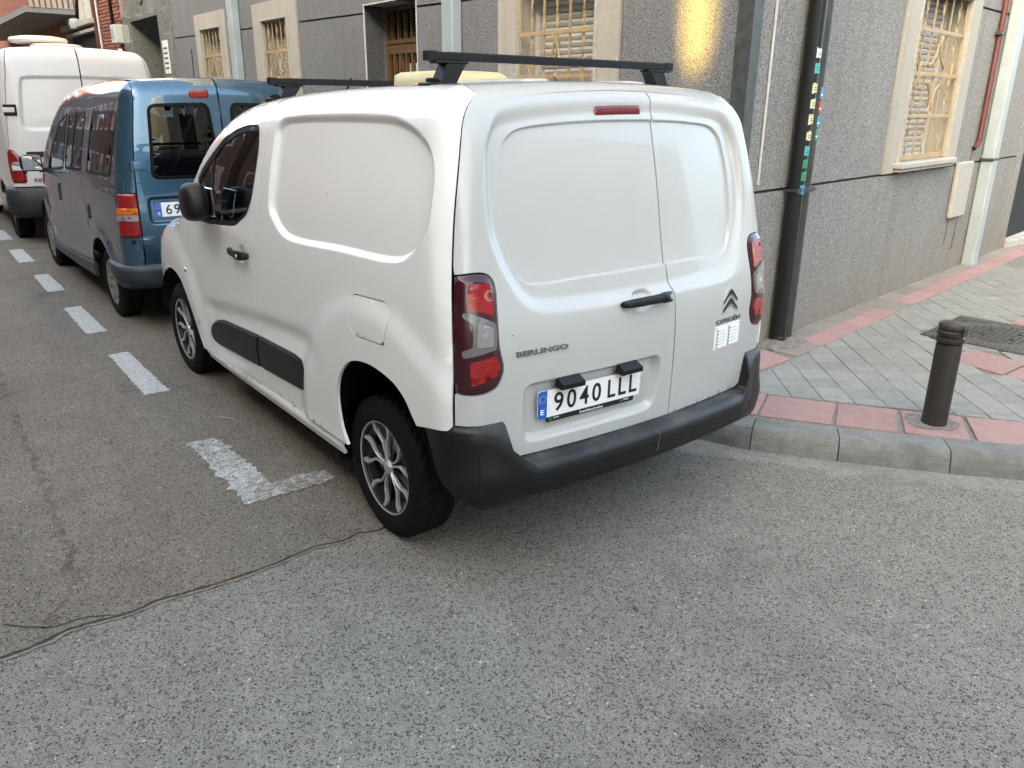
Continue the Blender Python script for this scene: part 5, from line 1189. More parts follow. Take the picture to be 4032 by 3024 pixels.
# roof, windscreen, bonnet
rr_ = [recess(rounded([(-.30, sg * .20), (1.05, sg * .20), (1.05, sg * .34), (-.30, sg * .34)], .04), -.011, .022) for sg in (1, -1)]
panel(WS, 'roof', 'paint_white', van, [(-.452, -.655), (1.42, -.655), (1.42, .655), (-.452, .655)], [], rr_, 0, grid=.03, gap=.002, roof=True)
panel(WS, 'windscreen', 'window_glass', van, [(1.44, -.655), (2.55, -.655), (2.55, .655), (1.44, .655)], [], [], -.004, grid=.08, gap=.002, roof=True)
panel(WS, 'bonnet', 'paint_white', van, [(2.57, -.655), (3.12, -.655), (3.12, .655), (2.57, .655)], [], [], 0, grid=.06, gap=.002, roof=True)
# underside, wheel wells, bulkhead and cab
MB().box((.36, -.82, .22), (2.28, .82, .50)).box((-.45, -.50, .34), (.36, .50, .50)).box((2.28, -.50, .24), (3.35, .50, .50)).obj('underbody', 'cavity', van); MB().box((.98, -.80, .40), (1.02, .80, 1.75)).obj('bulkhead', 'seat_fabric', van)
MB().box((.45, -.86, .50), (2.1, .86, .53)).obj('floor_pan', 'cavity', van)
for cx, cz, r_ in ((-.07, .36, .475), (2.70, .34, .455)):
    for sd in (1, -1):
        lin = MB(); n = 28; V = []
        for j in range(n):
            a = R((-18 if cx < 1 else 6) + (188 if cx < 1 else 194) * j / (n - 1)); V += [(cx + r_ * math.cos(a), sd * .885, cz + r_ * math.sin(a)), (cx + r_ * math.cos(a), sd * .52, cz + r_ * math.sin(a))]
        lin.add(V, [(2 * j, 2 * j + 1, 2 * j + 3, 2 * j + 2) for j in range(n - 1)], True); lin.add([V[2 * j + 1] for j in range(n)], [tuple(range(n))]); lin.obj('wheel_arch_liner', 'cavity', van)
for y in (.38, -.38):
    sm = MB().box((1.05, y - .24, .62), (1.22, y + .24, 1.30), .05).box((1.10, y - .13, 1.31), (1.18, y + .13, 1.52), .03).box((1.15, y - .25, .50), (1.68, y + .25, .66), .05); sm.obj('seat', 'seat_fabric', van)
MB().box((1.95, -.80, .75), (2.45, .80, 1.13), .06).obj('dashboard', 'seat_fabric', van)
MB().tube([(1.72 + .07 * math.sin(t), .38 + .185 * math.cos(t), 1.17 + .165 * math.sin(t)) for t in np.linspace(0, 2 * math.pi, 33)], .015, 8, False).box((1.70, .33, 1.13), (1.76, .43, 1.20), .02).obj('steering_wheel', 'cover_black', van)
# rear bumper: a profile swept round the back
def rear_bumper(sh, s0, arch, e_in, cen, ear, mat, par, z0=.60, name='bumper', n=220):
    cen, ear = np.array(cen, float), np.array(ear, float); m = len(cen); V = []; F = []
    L_ = 2 * (s0 - arch(.5)); U = np.unique(np.concatenate([np.linspace(0, 1, n)] + ([np.linspace((s0 + q - arch(.5)) / L_ - .022, (s0 + q - arch(.5)) / L_ + .022, 40) for q in (e_in[0] + .016, -e_in[0] - .016)] if e_in[0] > .1 else []))); n = len(U)
    for u in U:
        for k in range(m):
            zz = (cen[k, 1] + ear[k, 1]) / 2; sa = arch(zz); sb = 2 * s0 - sa; s = sa + (sb - sa) * u
            e = float(sstep(e_in[0], e_in[1], abs(s - s0)) if k < 4 or e_in[0] < .1 else sstep(.585, .80, abs(s - s0))); pr = cen[k] * (1 - e) + ear[k] * e
            f = float(sstep(0, .16, min(s - sb, sa - s))) * .35 + .65; V.append((s, z0, pr[0] * f, pr[1]))
    V = np.array(V); B = sh.at(V[:, 0], V[:, 1]); N = sh.normal(B); N[:, 2] = 0; N /= np.linalg.norm(N, axis=1, keepdims=True)
    P = B + N * V[:, 2:3]; P[:, 2] = V[:, 3]
    for i in range(n - 1):
        for k in range(m - 1): a, b = i * m + k, (i + 1) * m + k; F.append((a, b, b + 1, a + 1))
    o = MB().add(P, F, True).obj(name, mat, par)
    o.data.set_sharp_from_angle(angle=R(50)); return o, lambda s, d, z: (lambda B, N: B + N / np.linalg.norm(N) * d)(sh.at(np.array([s]), np.array([z0]))[0] * np.array([1, 1, 0]) + np.array([0, 0, z]), sh.normal(sh.at(np.array([s]), np.array([z0])))[0] * np.array([1, 1, 0]))
CEN = [(-.09, .556), (-.02, .552), (.030, .549), (.056, .544), (.072, .534), (.080, .518), (.083, .497), (.083, .472), (.080, .453), (.070, .443), (.056, .438), (.048, .432), (.050, .418), (.046, .402), (.02, .388), (-.12, .382)]
EAR = [(-.09, .722), (-.02, .716), (.004, .713), (.017, .706), (.024, .692), (.028, .650), (.031, .610), (.036, .570), (.044, .540), (.050, .515), (.053, .485), (.053, .445), (.049, .410), (.032, .378), (-.02, .362), (-.12, .355)]
bump, onb = rear_bumper(WS, S0, lambda z: float(np.interp(z, [.38, .425, .44, .475, .52, .565, .61, .66], [-.63, -.578, -.545, -.512, -.484, -.460, -.432, -.396])), (.676, .708), CEN, EAR, 'bumper_plastic', van)
MB().tube([onb(-1.372 + .004 * math.sin(k * 2.2) - .012 * (k > 3), d, z) for k, (d, z) in enumerate(((.0, .553), (.035, .5505), (.072, .547), (.083, .544), (.0895, .536), (.093, .522), (.0935, .480), (.0905, .453)))], .0013, 6).obj('crack', 'lens_frame', bump)
for s in (-2.06,): MB().lathe([(0, .002), (.016, .002), (.018, 0)], 20).obj('sensor_cover', 'trim_plastic', bump).matrix_local = Matrix.Translation(onb(s, .064, .49)) @ Matrix.Rotation(R(-90), 4, 'Y')
for pts in ([(-.604, .0345, .622), (-.606, .048, .585), (-.606, .058, .55), (-.604, .066, .50), (-.602, .065, .46)], [(-.604, .0345, .622), (-.63, .0330, .630), (-.66, .0325, .634), (-.684, .0325, .636)]):
    MB().tube([onb(*q_) for q_ in pts], .0022, 6).obj('bumper_joint', 'cavity', bump)
# emblem, lettering, grille on the right door
t0 = WS.tangent(-1.931, .99, 0.)
simple('emblem_grey', (.20, .20, .205), .3, metal=.6)
for pl in ([(-.057, -.012), (-.058, .004), (-.006, .052), (.006, .054), (.016, .050), (.057, .005), (.056, -.012), (.010, .022), (.0, .024), (-.010, .022)], [(-.063, -.050), (-.063, -.032), (-.006, .013), (.002, .015), (.012, .012), (.054, -.033), (.055, -.051), (.010, -.017), (.001, -.015), (-.008, -.017)]):
    q = ccw(np.array(pl)); e = MB().prism([tuple(p) for p in q], -.006, .006).obj('emblem', 'chrome', rdr); e.matrix_local = t0
    q2 = offset(q, .0036); e2 = MB().prism([tuple(p) for p in q2], .004, .0075).obj('emblem', 'emblem_black', rdr); e2.matrix_local = t0
def letter(txt, s, q, w, h, par, mat, off=0., depth=.003, bold=.02, sh=WS): o = link('lettering', text_mesh(txt, w, h, depth, mat, bold), par); o.matrix_local = sh.tangent(s, q, off); return o
letter('CITROËN', -1.9235, .8965, .193, .024, rdr, 'emblem_grey', 0., .004, .03); letter('BERLINGO', -.845, .9485, .228, .0205, rdl, 'emblem_grey', 0., .004, .03)
tg = WS.tangent(-1.922, .834, .0)
vg = MB().box((-.101, -.054, -.006), (.101, .054, .0025), .001).obj('vent_grille', 'plate_white', rdr); vg.matrix_local = tg
for c in (-.046, .046):
    for k in range(6):
        z = -.040 + k * .0152; l_ = MB().add([(c - .036, z - .003, .003), (c + .036, z - .003, .003), (c + .034, z - .002, .0095), (c - .034, z - .002, .0095), (c - .036, z + .010, .0028), (c + .036, z + .010, .0028)], [(0, 1, 2, 3), (3, 2, 5, 4)]).obj('louvre', 'louvre_white', rdr); l_.matrix_local = tg
        MB().box((c - .036, z - .0062, .0026), (c + .036, z - .0022, .0034)).obj('louvre_slot', 'cavity', rdr).matrix_local = tg
for x in (-.094, 0, .094):
    for y in (-.047, .047): MB().lathe([(0, .0045), (.003, .004), (.004, .0025)], 8).obj('rivet', 'alu', rdr).matrix_local = tg @ Matrix.Translation((x, y, 0))
# third brake light, rear handle
BL = rounded([(-1.228, 1.846), (-1.228, 1.878), (-1.483, 1.880), (-1.483, 1.848)], .015)
panel(WS, 'brake_light', 'lens_brake', rdl, BL, [], [rA, rB, recess(BL, -.006, .012)], .001, grid=.01, gap=0, rim=.01)
def loft(name, mat, par, rings):
    V = [p for r_ in rings for p in r_]; m = len(rings[0]); n = len(rings)
    F = [(i * m + j, i * m + (j + 1) % m, (i + 1) * m + (j + 1) % m, (i + 1) * m + j) for i in range(n - 1) for j in range(m)] + [tuple(range(m))[::-1], tuple(range((n - 1) * m, n * m))]
    mb = MB().add(V, F, True); return mb.obj(name, mat, par)
def bar_ring(M4, x, z, hw, hd, n=12, p=3.2):
    out = []
    for k in range(n):
        a = 2 * math.pi * k / n; c, s = math.cos(a), math.sin(a); rr = (abs(c) ** p + abs(s) ** p) ** (-1 / p); out.append(tuple(M4 @ Vector((x, hw * s * rr, z + hd * c * rr))))
    return out
th = WS.tangent(-1.362, 1.074, 0)
loft('handle', 'trim_plastic', rdl, [bar_ring(th, x, z, w, d) for x, z, w, d in ((-.136, .006, .006, .006), (-.130, .012, .013, .010), (-.10, .026, .017, .011), (-.05, .033, .018, .011), (.02, .034, .018, .011), (.07, .031, .019, .014), (.076, .033, .022, .017), (.115, .030, .022, .017), (.13, .020, .020, .016), (.136, .008, .014, .010))])
MB().lathe([(0, .004), (.010, .0035), (.012, 0)], 16).obj('lock', 'silver', rdl).matrix_local = th @ Matrix.Translation((.108, 0, .046))
th = WS.tangent(1.318, 1.066, 0.)
dl = [o for o in van.children if o.name.startswith('door')][0]
loft('handle', 'trim_plastic', dl, [bar_ring(th, x, z, w, d) for x, z, w, d in ((-.122, .004, .006, .006), (-.116, .012, .014, .010), (-.09, .028, .018, .011), (-.03, .036, .018, .011), (.03, .038, .018, .012), (.045, .040, .022, .016), (.095, .036, .023, .016), (.115, .024, .021, .014), (.121, .008, .014, .010))])
MB().lathe([(0, .004), (.009, .0035), (.011, 0)], 16).obj('lock', 'silver', dl).matrix_local = th @ Matrix.Translation((.085, 0, .052))
MB().lathe([(0, .012), (.010, .010), (.016, .004), (.017, 0)], 18).obj('indicator', 'chrome', van).matrix_local = WS.tangent(2.332, .813, .014) 
# door mirror, folded in
def blob(name, mat, par, c, r_, p=2.8, n=24, tilt=None):
    V = []; F = []; m = n // 2
    sp = lambda v: math.copysign(abs(v) ** (2 / p), v)
    for i in range(m + 1):
        th_ = -math.pi / 2 + math.pi * i / m
        for j in range(n):
            ph = 2 * math.pi * j / n; V.append(Vector((r_[0] * sp(math.cos(th_)) * sp(math.cos(ph)), r_[1] * sp(math.cos(th_)) * sp(math.sin(ph)), r_[2] * sp(math.sin(th_)))))
    for i in range(m):
        for j in range(n): F.append((i * n + j, i * n + (j + 1) % n, (i + 1) * n + (j + 1) % n, (i + 1) * n + j))
    if tilt: V = [tilt @ v for v in V]
    return MB().add([v + Vector(c) for v in V], F, True).obj(name, mat, par)
for sd in (1, -1):
    mm = blob('mirror', 'trim_plastic', van, (1.655, sd * 1.03, 1.300), (.125, .068, .100), 3.0, 28, Matrix.Rotation(R(-7 * sd), 3, 'Z') @ Matrix.Rotation(R(8), 3, 'Y'))
    MB().box((1.72, min(sd * .86, sd * 1.03), 1.185), (1.90, max(sd * .86, sd * 1.03), 1.235), .02).obj('mirror_arm', 'trim_plastic', mm)
    MB().box((1.555, min(sd * .952, sd * .966), 1.225), (1.735, max(sd * .952, sd * .966), 1.375), .004).obj('mirror_pane', 'mirror_glass', mm)
# wheels
for x, y in ((0, .773), (2.785, .765)): wheel_alloy(van, x, y, 1, R(10) if x < 1 else R(38)); wheel_alloy(van, x, -y, -1, R(50))
# number plate
pt = WS.tangent(-1.090, .7395, -.017)
npl = MB().prism([tuple(p) for p in rounded([(-.26, -.055), (.26, -.055), (.26, .055), (-.26, .055)], .012)], 0, .004).obj('number_plate', 'plate_white', van); npl.matrix_local = pt
def plate_bits(npl, digits, letters, uo=0.):
    MB().prism([tuple(p) for p in rounded([(-.2595, -.0545), (-.217, -.0545), (-.217, .0545), (-.2595, .0545)], [.012, .001, .001, .012])], .004, .0046).obj('plate_band', 'plate_blue', npl)
    link('plate_letter', text_mesh('E', .017, .021, .0054, 'white_print', .02), npl, (-.238, -.040, 0))
    for k in range(12): MB().lathe([(0, .0054), (.0021, .0054), (.0022, .0046)], 6).obj('plate_star', 'star_yellow', npl, (-.238 + .0145 * math.cos(k * math.pi / 6), .022 + .0145 * math.sin(k * math.pi / 6), 0))
    for i, ch in enumerate(digits): link('plate_digit', text_mesh(ch, .045, .077, .0055, 'black_print', .012), npl, (-.161 + i * .063, -.0385, 0))
    for i, ch in enumerate(letters): link('plate_letter', text_mesh(ch, .041, .077, .0055, 'black_print', .012), npl, (.107 + i * .0575, -.0385, 0))
    for x in (-.205, .247): MB().lathe([(0, .0075), (.004, .007), (.006, .0045)], 12).obj('plate_screw', 'white_print', npl, (x, .0, 0))
plate_bits(npl, '9040', 'LLL')
fl = MB().prism([tuple(p) for p in rounded([(-.215, -.076), (.228, -.076), (.232, -.056), (-.215, -.056)], .006)], -.002, .0035).obj('plate_holder', 'black_print', npl)
link('holder_lettering', text_mesh('AutoSelect.Arval.es', .120, .0105, .0042, 'white_print', .01), npl, (.005, -.0722, 0)); link('holder_lettering', text_mesh('ARVAL', .029, .006, .0042, 'white_print', .01), npl, (-.170, -.066, 0)); link('holder_lettering', text_mesh('ARVAL', .029, .006, .0042, 'white_print', .01), npl, (.190, -.066, 0))
for x in (-.199, .163): MB().box((x - .006, -.0725, .003), (x + .006, -.0595, .0042)).obj('holder_mark', 'green_print', npl)
for s in (-.963, -1.262):
    tl = WS.tangent(s, .824, -.006); MB().add([(-.058, -.018, 0), (.058, -.018, 0), (.050, .020, 0), (-.050, .020, 0), (-.056, -.022, .042), (.056, -.022, .042), (.052, -.002, .046), (-.052, -.002, .046)], [(4, 5, 6, 7), (7, 6, 2, 3), (0, 1, 5, 4), (0, 4, 7, 3), (1, 2, 6, 5)]).obj('plate_lamp', 'trim_plastic', van).matrix_local = tl
# roof bars
def roof_bar(x, z, yl, base):
    b = MB().box((x - .012, -yl, z - .015), (x + .012, yl, z + .015), .003).obj('roof_bar', 'rack_plastic', van)
    MB().box((x - .006, -yl + .1, z + .0148), (x + .006, yl - .1, z + .0165)).obj('rubber_strip', 'rubber', b)
    for sd in (1, -1):
        e = MB(); y0, y1 = sd * (yl - .045), sd * (yl + .003); e.box((x - .015, min(y0, y1), z - .018), (x + .015, max(y0, y1), z + .018), .003); e.obj('end_cap', 'rack_plastic', b)
        MB().box((x - .009, sd * (yl + .0025) - .001, z - .012), (x + .009, sd * (yl + .0025) + .001, z + .012)).obj('end_cap_opening', 'cavity', b)
        yc = sd * .565
        MB().box((x - .030, yc - .070, z - .026), (x + .030, yc + .070, z - .0155), .003).obj('clamp', 'rack_plastic', b)
        f = MB(); Y = lambda v: yc + sd * v
        for (ya, yb, xa, zz) in (): pass
        V = [(x - .030, Y(-.055), z - .026), (x + .030, Y(-.055), z - .026), (x + .030, Y(.030), z - .026), (x - .030, Y(.030), z - .026), (x - .034, Y(-.010), base + .012), (x + .034, Y(-.010), base + .012), (x + .034, Y(.060), base + .012), (x - .034, Y(.060), base + .012)]
        f.add(V, [(0, 1, 2, 3), (4, 7, 6, 5), (0, 4, 5, 1), (1, 5, 6, 2), (2, 6, 7, 3), (3, 7, 4, 0)]); f.obj('foot', 'rack_plastic', b)
        MB().box((x - .042, min(Y(-.03), Y(.115)), base - .014), (x + .042, max(Y(-.03), Y(.115)), base + .014), .004).obj('foot_pad', 'rack_plastic', b); MB().box((x - .012, min(Y(.055), Y(.10)), base + .014), (x + .012, max(Y(.055), Y(.10)), base + .030), .004).obj('foot_bolt', 'rack_plastic', b)
roof_bar(-.117, 1.972, .669, 1.866); roof_bar(1.378, 1.906, .669, 1.812)
rv = MB(); V = []
for z, k in ((1.86, 1.), (1.905, .985), (1.935, .93), (1.950, .82), (1.955, .55)):
    V.append([(.70 + p[0] * .27 * k + (.03 if z > 1.92 else 0), p[1] * .21 * k, z) for p in rounded([(-1, -1), (1, -1), (1, 1), (-1, 1)], .35, 6)])
loft('roof_vent', 'cream_plastic', van, V)
MB().tube([(1.73, .10, 1.73), (1.70, .10, 1.80), (1.579, .10, 1.936)], [.012, .007, .005], 8).obj('aerial', 'rubber', van)
for s, q, a in ((.365, 1.455, .5), (.36, 1.44, .2), (1.235, 1.135, .8), (1.62, .985, .1), (-.72, 1.03, 1.2)):
    MB().prism([(-.004, -.002), (.006, -.001), (.003, .003)], .0002, .0009).obj('paint_chip', 'cover_black', van).matrix_local = WS.tangent(s, q, -.0235 if s < .5 and s > 0 else 0.0005)
def blue_shell():
    prof=Spl([.2,.4,.7,1.0,1.2,1.5,1.75,2.0],[.885,.897,.905,.893,.872,.815,.758,.69])
    def half(x,z): return prof(z)-.03*np.clip((.3-x)/1.0,0,2)**2-.2*np.clip((x-1.9)/1.9,0,2)**2
    rp=Spl([.2,.6,1.0,1.3,1.6,1.95],[-.77,-.775,-.765,-.745,-.715,-.675])
    def rear(y,z): return rp(z)+.05*(y/.8)**2
    tp=Spl([-.9,-.3,.5,1.2,1.6,1.9,2.2,2.5,2.8,3.1,3.5,3.8],[1.972,1.990,1.988,1.950,1.89,1.76,1.58,1.38,1.16,1.05,.95,.8])
    def top(x,y): return tp(x)-.035*(y/.7)**2
    def front(y,z): return 3.68-.35*(y/.9)**2-.15*np.clip((z-.55)/.4,0,2)**2
    return Shell(half,rear,top,front,(-.45,3.1,.55,.30),r1=.11,r2=.11)
BS = blue_shell(); B0 = -.45 - .25 * math.pi / 2 - .55
bv = thing('blue_van', 'metallic blue passenger van with a scraped rear corner, parked between the two white vans', 'van', (4.75, .02, 0), group='vans parked along the kerb')
mb_ = lambda P: [(2 * B0 - s, q) for s, q in P]
bseam = catmull([(-.66, 1.985), (-.725, 1.90), (-.735, 1.80), (-.715, 1.6), (-.702, 1.4), (-.696, 1.2), (-.696, 1.0), (-.697, .78), (-.695, .555)])
bl_light = [(-.582, 1.120), (-.694, 1.121), (-.698, .781), (-.571, .780)]
barch = arc(0, .31, .385, 140, 10, 22); farch = arc(2.87, .31, .40, 172, 8, 22)
b_out = np.vstack([bseam[bseam[:, 1] > 1.13], [bl_light[1], bl_light[0], bl_light[3], bl_light[2]], bseam[bseam[:, 1] < .77], [(-.5, .545)], barch, [(.40, .44), (1.2, .40), (2.3, .37)], farch, [(3.3, .40), (3.45, .42)], [(s, qtop(BS, s, .33)) for s in np.linspace(3.45, -.45, 44)]])
bw1 = rounded([(.300, 1.215), (.205, 1.722), (-.505, 1.742), (-.560, 1.70), (-.475, 1.235)], .045); bw2 = rounded([(1.225, 1.190), (1.13, 1.692), (.445, 1.718), (.525, 1.215)], .045)
bw3 = rounded([(2.15, 1.105), (1.95, 1.32), (1.58, 1.612), (1.22, 1.70), (1.31, 1.185)], .04)
mould = lambda S, Q: .007 * np.exp(-((Q - (1.075 + .02 * (1.5 - S) / 2)) / .007) ** 2) * (S > -.55) * (S < 2.6)
bulB = bulge(0, .31, .42, .52, .016); bulB2 = bulge(2.87, .31, .42, .52, .016)
gut = lambda S, Q: -.012 * np.exp(-((Q - (BS.zc(np.clip(S, -.45, 3.)) + .21)) / .008) ** 2) * (S < 1.7) * (S > -.6)
hor = lambda S, Q: -.005 * np.exp(-((Q - .70) / .02) ** 2) * (S > -.55) * (S < 2.5)
for mr in (False, True):
    bs = panel(BS, 'body_side', 'paint_blue', bv, b_out, [bw1, bw2, bw3], [mould, bulB, bulB2, gut, hor], 0, grid=.028, mirror=mr, gap=.003)
    for w, nm in ((bw1, 'rear'), (bw2, 'mid'), (bw3, 'front')):
        fr2 = panel(BS, 'window_frame', 'seal', bv, w, [offset(ccw(resample(w, .02)), .024)], [], .003, grid=.05, gap=0, rim=.025, mirror=mr)
        panel(BS, 'window_glass', 'dark_glass' if nm != 'front' else 'window_glass', fr2, offset(ccw(resample(w, .02)), .022), [], [], .0, grid=.08, gap=0, rim=0, mirror=mr)
    panel(BS, 'window_divider', 'seal', bv, [(.86, 1.70), (.82, 1.70), (.91, 1.21), (.95, 1.21)], [], [], .004, grid=.06, gap=0, rim=.02, mirror=mr)
    ltb = panel(BS, 'tail_light', 'lens_red_old', bv, rounded(bl_light, .008), [], [recess(np.array(bl_light), -.010, .02)], .002, grid=.03, gap=.003, rim=.03, mirror=mr)
    panel(BS, 'amber_lens', 'lens_amber', ltb, [(-.580, 1.008), (-.690, 1.010), (-.690, .962), (-.578, .961)], [], [], .0135, grid=.03, gap=0, rim=.01, mirror=mr)
    panel(BS, 'clear_lens', 'lens_clear', ltb, [(-.578, .957), (-.690, .957), (-.690, .909), (-.576, .908)], [], [], .0135, grid=.03, gap=0, rim=.01, mirror=mr)
    for sm_ in ([(.452, 1.71), (.446, 1.71), (.53, 1.2), (.452, .95), (.37, .75), (.376, .75), (.458, .95), (.536, 1.2)], [(1.255, 1.70), (1.249, 1.70), (1.475, 1.05), (1.46, .42), (1.466, .42), (1.481, 1.05)]):
        panel(BS, 'door_gap', 'cavity', bv, sm_, [], [mould, bulB, bulB2, gut, hor], .0006, grid=.05, gap=0, rim=0, mirror=mr, feats=False)
    loft('handle', 'paint_blue', bv, [[(x, y * (-1 if mr else 1), z) for x, y, z in bar_ring(BS.tangent(1.57, .96, 0), 0, .02, .02, .012)], [(x, y * (-1 if mr else 1), z) for x, y, z in bar_ring(BS.tangent(1.57, .90, 0), 0, .02, .02, .012)]]) if False else None
    panel(BS, 'sill', 'bumper_grey', bv, [(.34, .435), (1.2, .395), (2.45, .365), (2.45, .27), (1.2, .28), (.36, .30)], [], [recess(np.array([(.34, .44), (1.2, .40), (2.45, .37), (2.45, .26), (1.2, .27), (.36, .29)]), -.02, .03)], .004, grid=.04, gap=.002, mirror=mr)
    panel(BS, 'front_bumper', 'bumper_grey', bv, [(3.28, .28), (4.04, .26), (4.04, .52), (3.47, .52), (3.46, .41), (3.30, .39)], [], [], .03, grid=.06, mirror=mr)
    panel(BS, 'front_panel', 'paint_blue', bv, [(3.47, .53), (4.04, .53), (4.04, qtop(BS, 3.1, .33)), (3.47, qtop(BS, 3.1, .33))], [], [], 0, grid=.06, mirror=mr)
pl_r = recess(rounded([(-.742, .866), (-.742, 1.092), (-1.36, 1.092), (-1.36, .866)], .05), .028, .03)
swage = lambda S, Q: .006 * np.exp(-((Q - 1.895) / .010) ** 2)
bwr = rounded([(-.795, 1.222), (-.842, 1.785), (-1.305, 1.790), (-1.335, 1.222)], .06)
bl_door = np.vstack([bseam, [(B0 + .002, .552)], [(B0 + .002, q) for q in np.linspace(.6, 1.9, 14)], [(B0 + .002, 2.01), (-.9, 2.01)]])
for side, out, w in ((0, bl_door, bwr), (1, np.array(mb_([tuple(p) for p in bl_door])), np.array(mb_([tuple(p) for p in bwr])))):
    rd = panel(BS, 'rear_door', 'paint_blue', bv, out, [w], [pl_r, swage], 0, grid=.03, gap=.004)
    fr3 = panel(BS, 'window_frame', 'rubber', rd, w, [offset(ccw(resample(w, .02)), .020)], [recess(np.asarray(w), -.008, .012)], .001, grid=.04, gap=0, rim=.02)
    panel(BS, 'window_glass', 'dark_glass', fr3, offset(ccw(resample(ccw(w), .02)), .018), [], [], -.002, grid=.08, gap=0, rim=0)
panel(BS, 'brake_light', 'lens_red_old', bv, rounded([(-1.165, 1.818), (-1.165, 1.872), (-1.322, 1.872), (-1.322, 1.818)], .025), [], [recess(rounded([(-1.165, 1.818), (-1.165, 1.872), (-1.322, 1.872), (-1.322, 1.818)], .025), -.012, .016)], .0, grid=.02, gap=0, rim=.01)
for z in (1.325, .742):
    th = BS.tangent(-.715, z, 0); hg = MB().box((-.055, -.038, -.004), (.070, .038, .012), .004).obj('hinge', 'paint_blue', bv); hg.matrix_local = th
    MB().tube([(-.040, -.036, .014), (-.040, .036, .014)], .013, 12).box((-.03, -.026, .006), (.050, .026, .020), .005).obj('hinge_arm', 'paint_blue', hg)
MB().lathe([(0, .008), (.016, .006), (.018, 0)], 14).obj('rubber_stop', 'rubber', bv).matrix_local = BS.tangent(-.655, .745, 0)
pb = MB().prism([tuple(p) for p in rounded([(-.26, -.055), (.26, -.055), (.26, .055), (-.26, .055)], .012)], 0, .004).obj('number_plate', 'plate_white', bv); pb.matrix_local = BS.tangent(-1.046, .985, -.016)
plate_bits(pb, '69', '')
BC = [(-.10, .562), (-.02, .560), (.035, .556), (.05, .545), (.055, .51), (.055, .45), (.050, .40), (.03, .372), (-.05, .362)]
bb, onbb = rear_bumper(BS, B0, lambda z: -.285 - .26 * max(0, (.50 - z) / .14) ** 1.3 if z < .5 else -.285, (.0, .01), BC, BC, 'bumper_grey', bv, .55, 'bumper', 90)
panel(BS, 'roof', 'paint_blue', bv, [(-.505, -.60), (1.62, -.60), (1.62, .60), (-.505, .60)], [], [], 0, grid=.06, gap=.002, roof=True)
panel(BS, 'windscreen', 'window_glass', bv, [(1.64, -.60), (2.78, -.60), (2.78, .60), (1.64, .60)], [], [], 0, grid=.08, gap=.002, roof=True); panel(BS, 'bonnet', 'paint_blue', bv, [(2.80, -.60), (3.12, -.60), (3.12, .60), (2.80, .60)], [], [], 0, grid=.08, gap=.002, roof=True)
for sc, (s, q, l, a) in enumerate([(-.46, .72, .11, .1), (-.44, .68, .09, -.2), (-.47, .645, .13, .05), (-.40, .60, .10, .3), (-.50, .615, .07, -.1), (-.43, .575, .12, .1), (1.60, .52, .30, -.18), (1.35, .49, .22, -.1), (2.35, .66, .12, -.7)]):
    panel(BS, 'scratch', 'lens_frame', bv, [(s, q), (s - l * .5, q + .006 + a * .03), (s - l, q + a * .06), (s - l * .5, q - .005 + a * .03)], [], [mould, bulB, bulB2, hor], .0008, grid=.05, gap=0, rim=0, feats=False)
MB().box((-.66, -.55, .24), (3.3, .55, .50)).obj('underbody', 'cavity', bv); MB().box((-.6, -.78, .45), (2.9, .78, .50)).obj('floor_pan', 'seat_fabric', bv)
for cx in (0, 2.87):
    for sd in (1, -1):
        lin = MB(); n = 24; V = []
        for j in range(n): a = R(-10 + 200 * j / (n - 1)); V += [(cx + .42 * math.cos(a), sd * .86, .33 + .42 * math.sin(a)), (cx + .42 * math.cos(a), sd * .5, .33 + .42 * math.sin(a))]
        lin.add(V, [(2 * j, 2 * j + 1, 2 * j + 3, 2 * j + 2) for j in range(n - 1)], True); lin.add([V[2 * j + 1] for j in range(n)], [tuple(range(n))]); lin.obj('wheel_arch_liner', 'cavity', bv)
for x in (.1, .75, 1.45):
    for y in (.4, -.4): MB().box((x - .1, y - .24, .5), (x + .05, y + .24, 1.18), .05).box((x - .08, y - .12, 1.2), (x - .01, y + .12, 1.38), .03).obj('seat', 'seat_fabric', bv)
for x in (0., 2.87):
    for sd in (1, -1): wheel_steel(bv, x, sd * .772, sd, .31, 'tyre_plain', 'cap')
m2 = blob('mirror', 'cover_black', bv, (2.28, 1.005, 1.185), (.055, .105, .085), 3.6, 24); MB().box((2.222, .918, 1.115), (2.228, 1.092, 1.255), .002).obj('mirror_pane', 'mirror_glass', m2); MB().box((2.24, .82, 1.09), (2.30, .95, 1.14), .01).obj('mirror_arm', 'cover_black', m2)
m3 = blob('mirror', 'cover_black', bv, (2.28, -1.005, 1.185), (.055, .105, .085), 3.6, 24)
MB().box((-.014, -.012, 0), (.014, .012, .012), .004).obj('indicator', 'lens_amber', bv).matrix_local = BS.tangent(2.42, .86, .0)
panel(BS, 'handle', 'cover_black', bv, rounded([(1.60, 1.035), (1.565, 1.035), (1.555, .87), (1.59, .87)], .01), [], [], .012, grid=.03, gap=0, rim=.014)
panel(BS, 'handle', 'cover_black', bv, rounded([(.315, .955), (.275, .955), (.270, .83), (.31, .83)], .015), [], [], .010, grid=.03, gap=0, rim=.014)
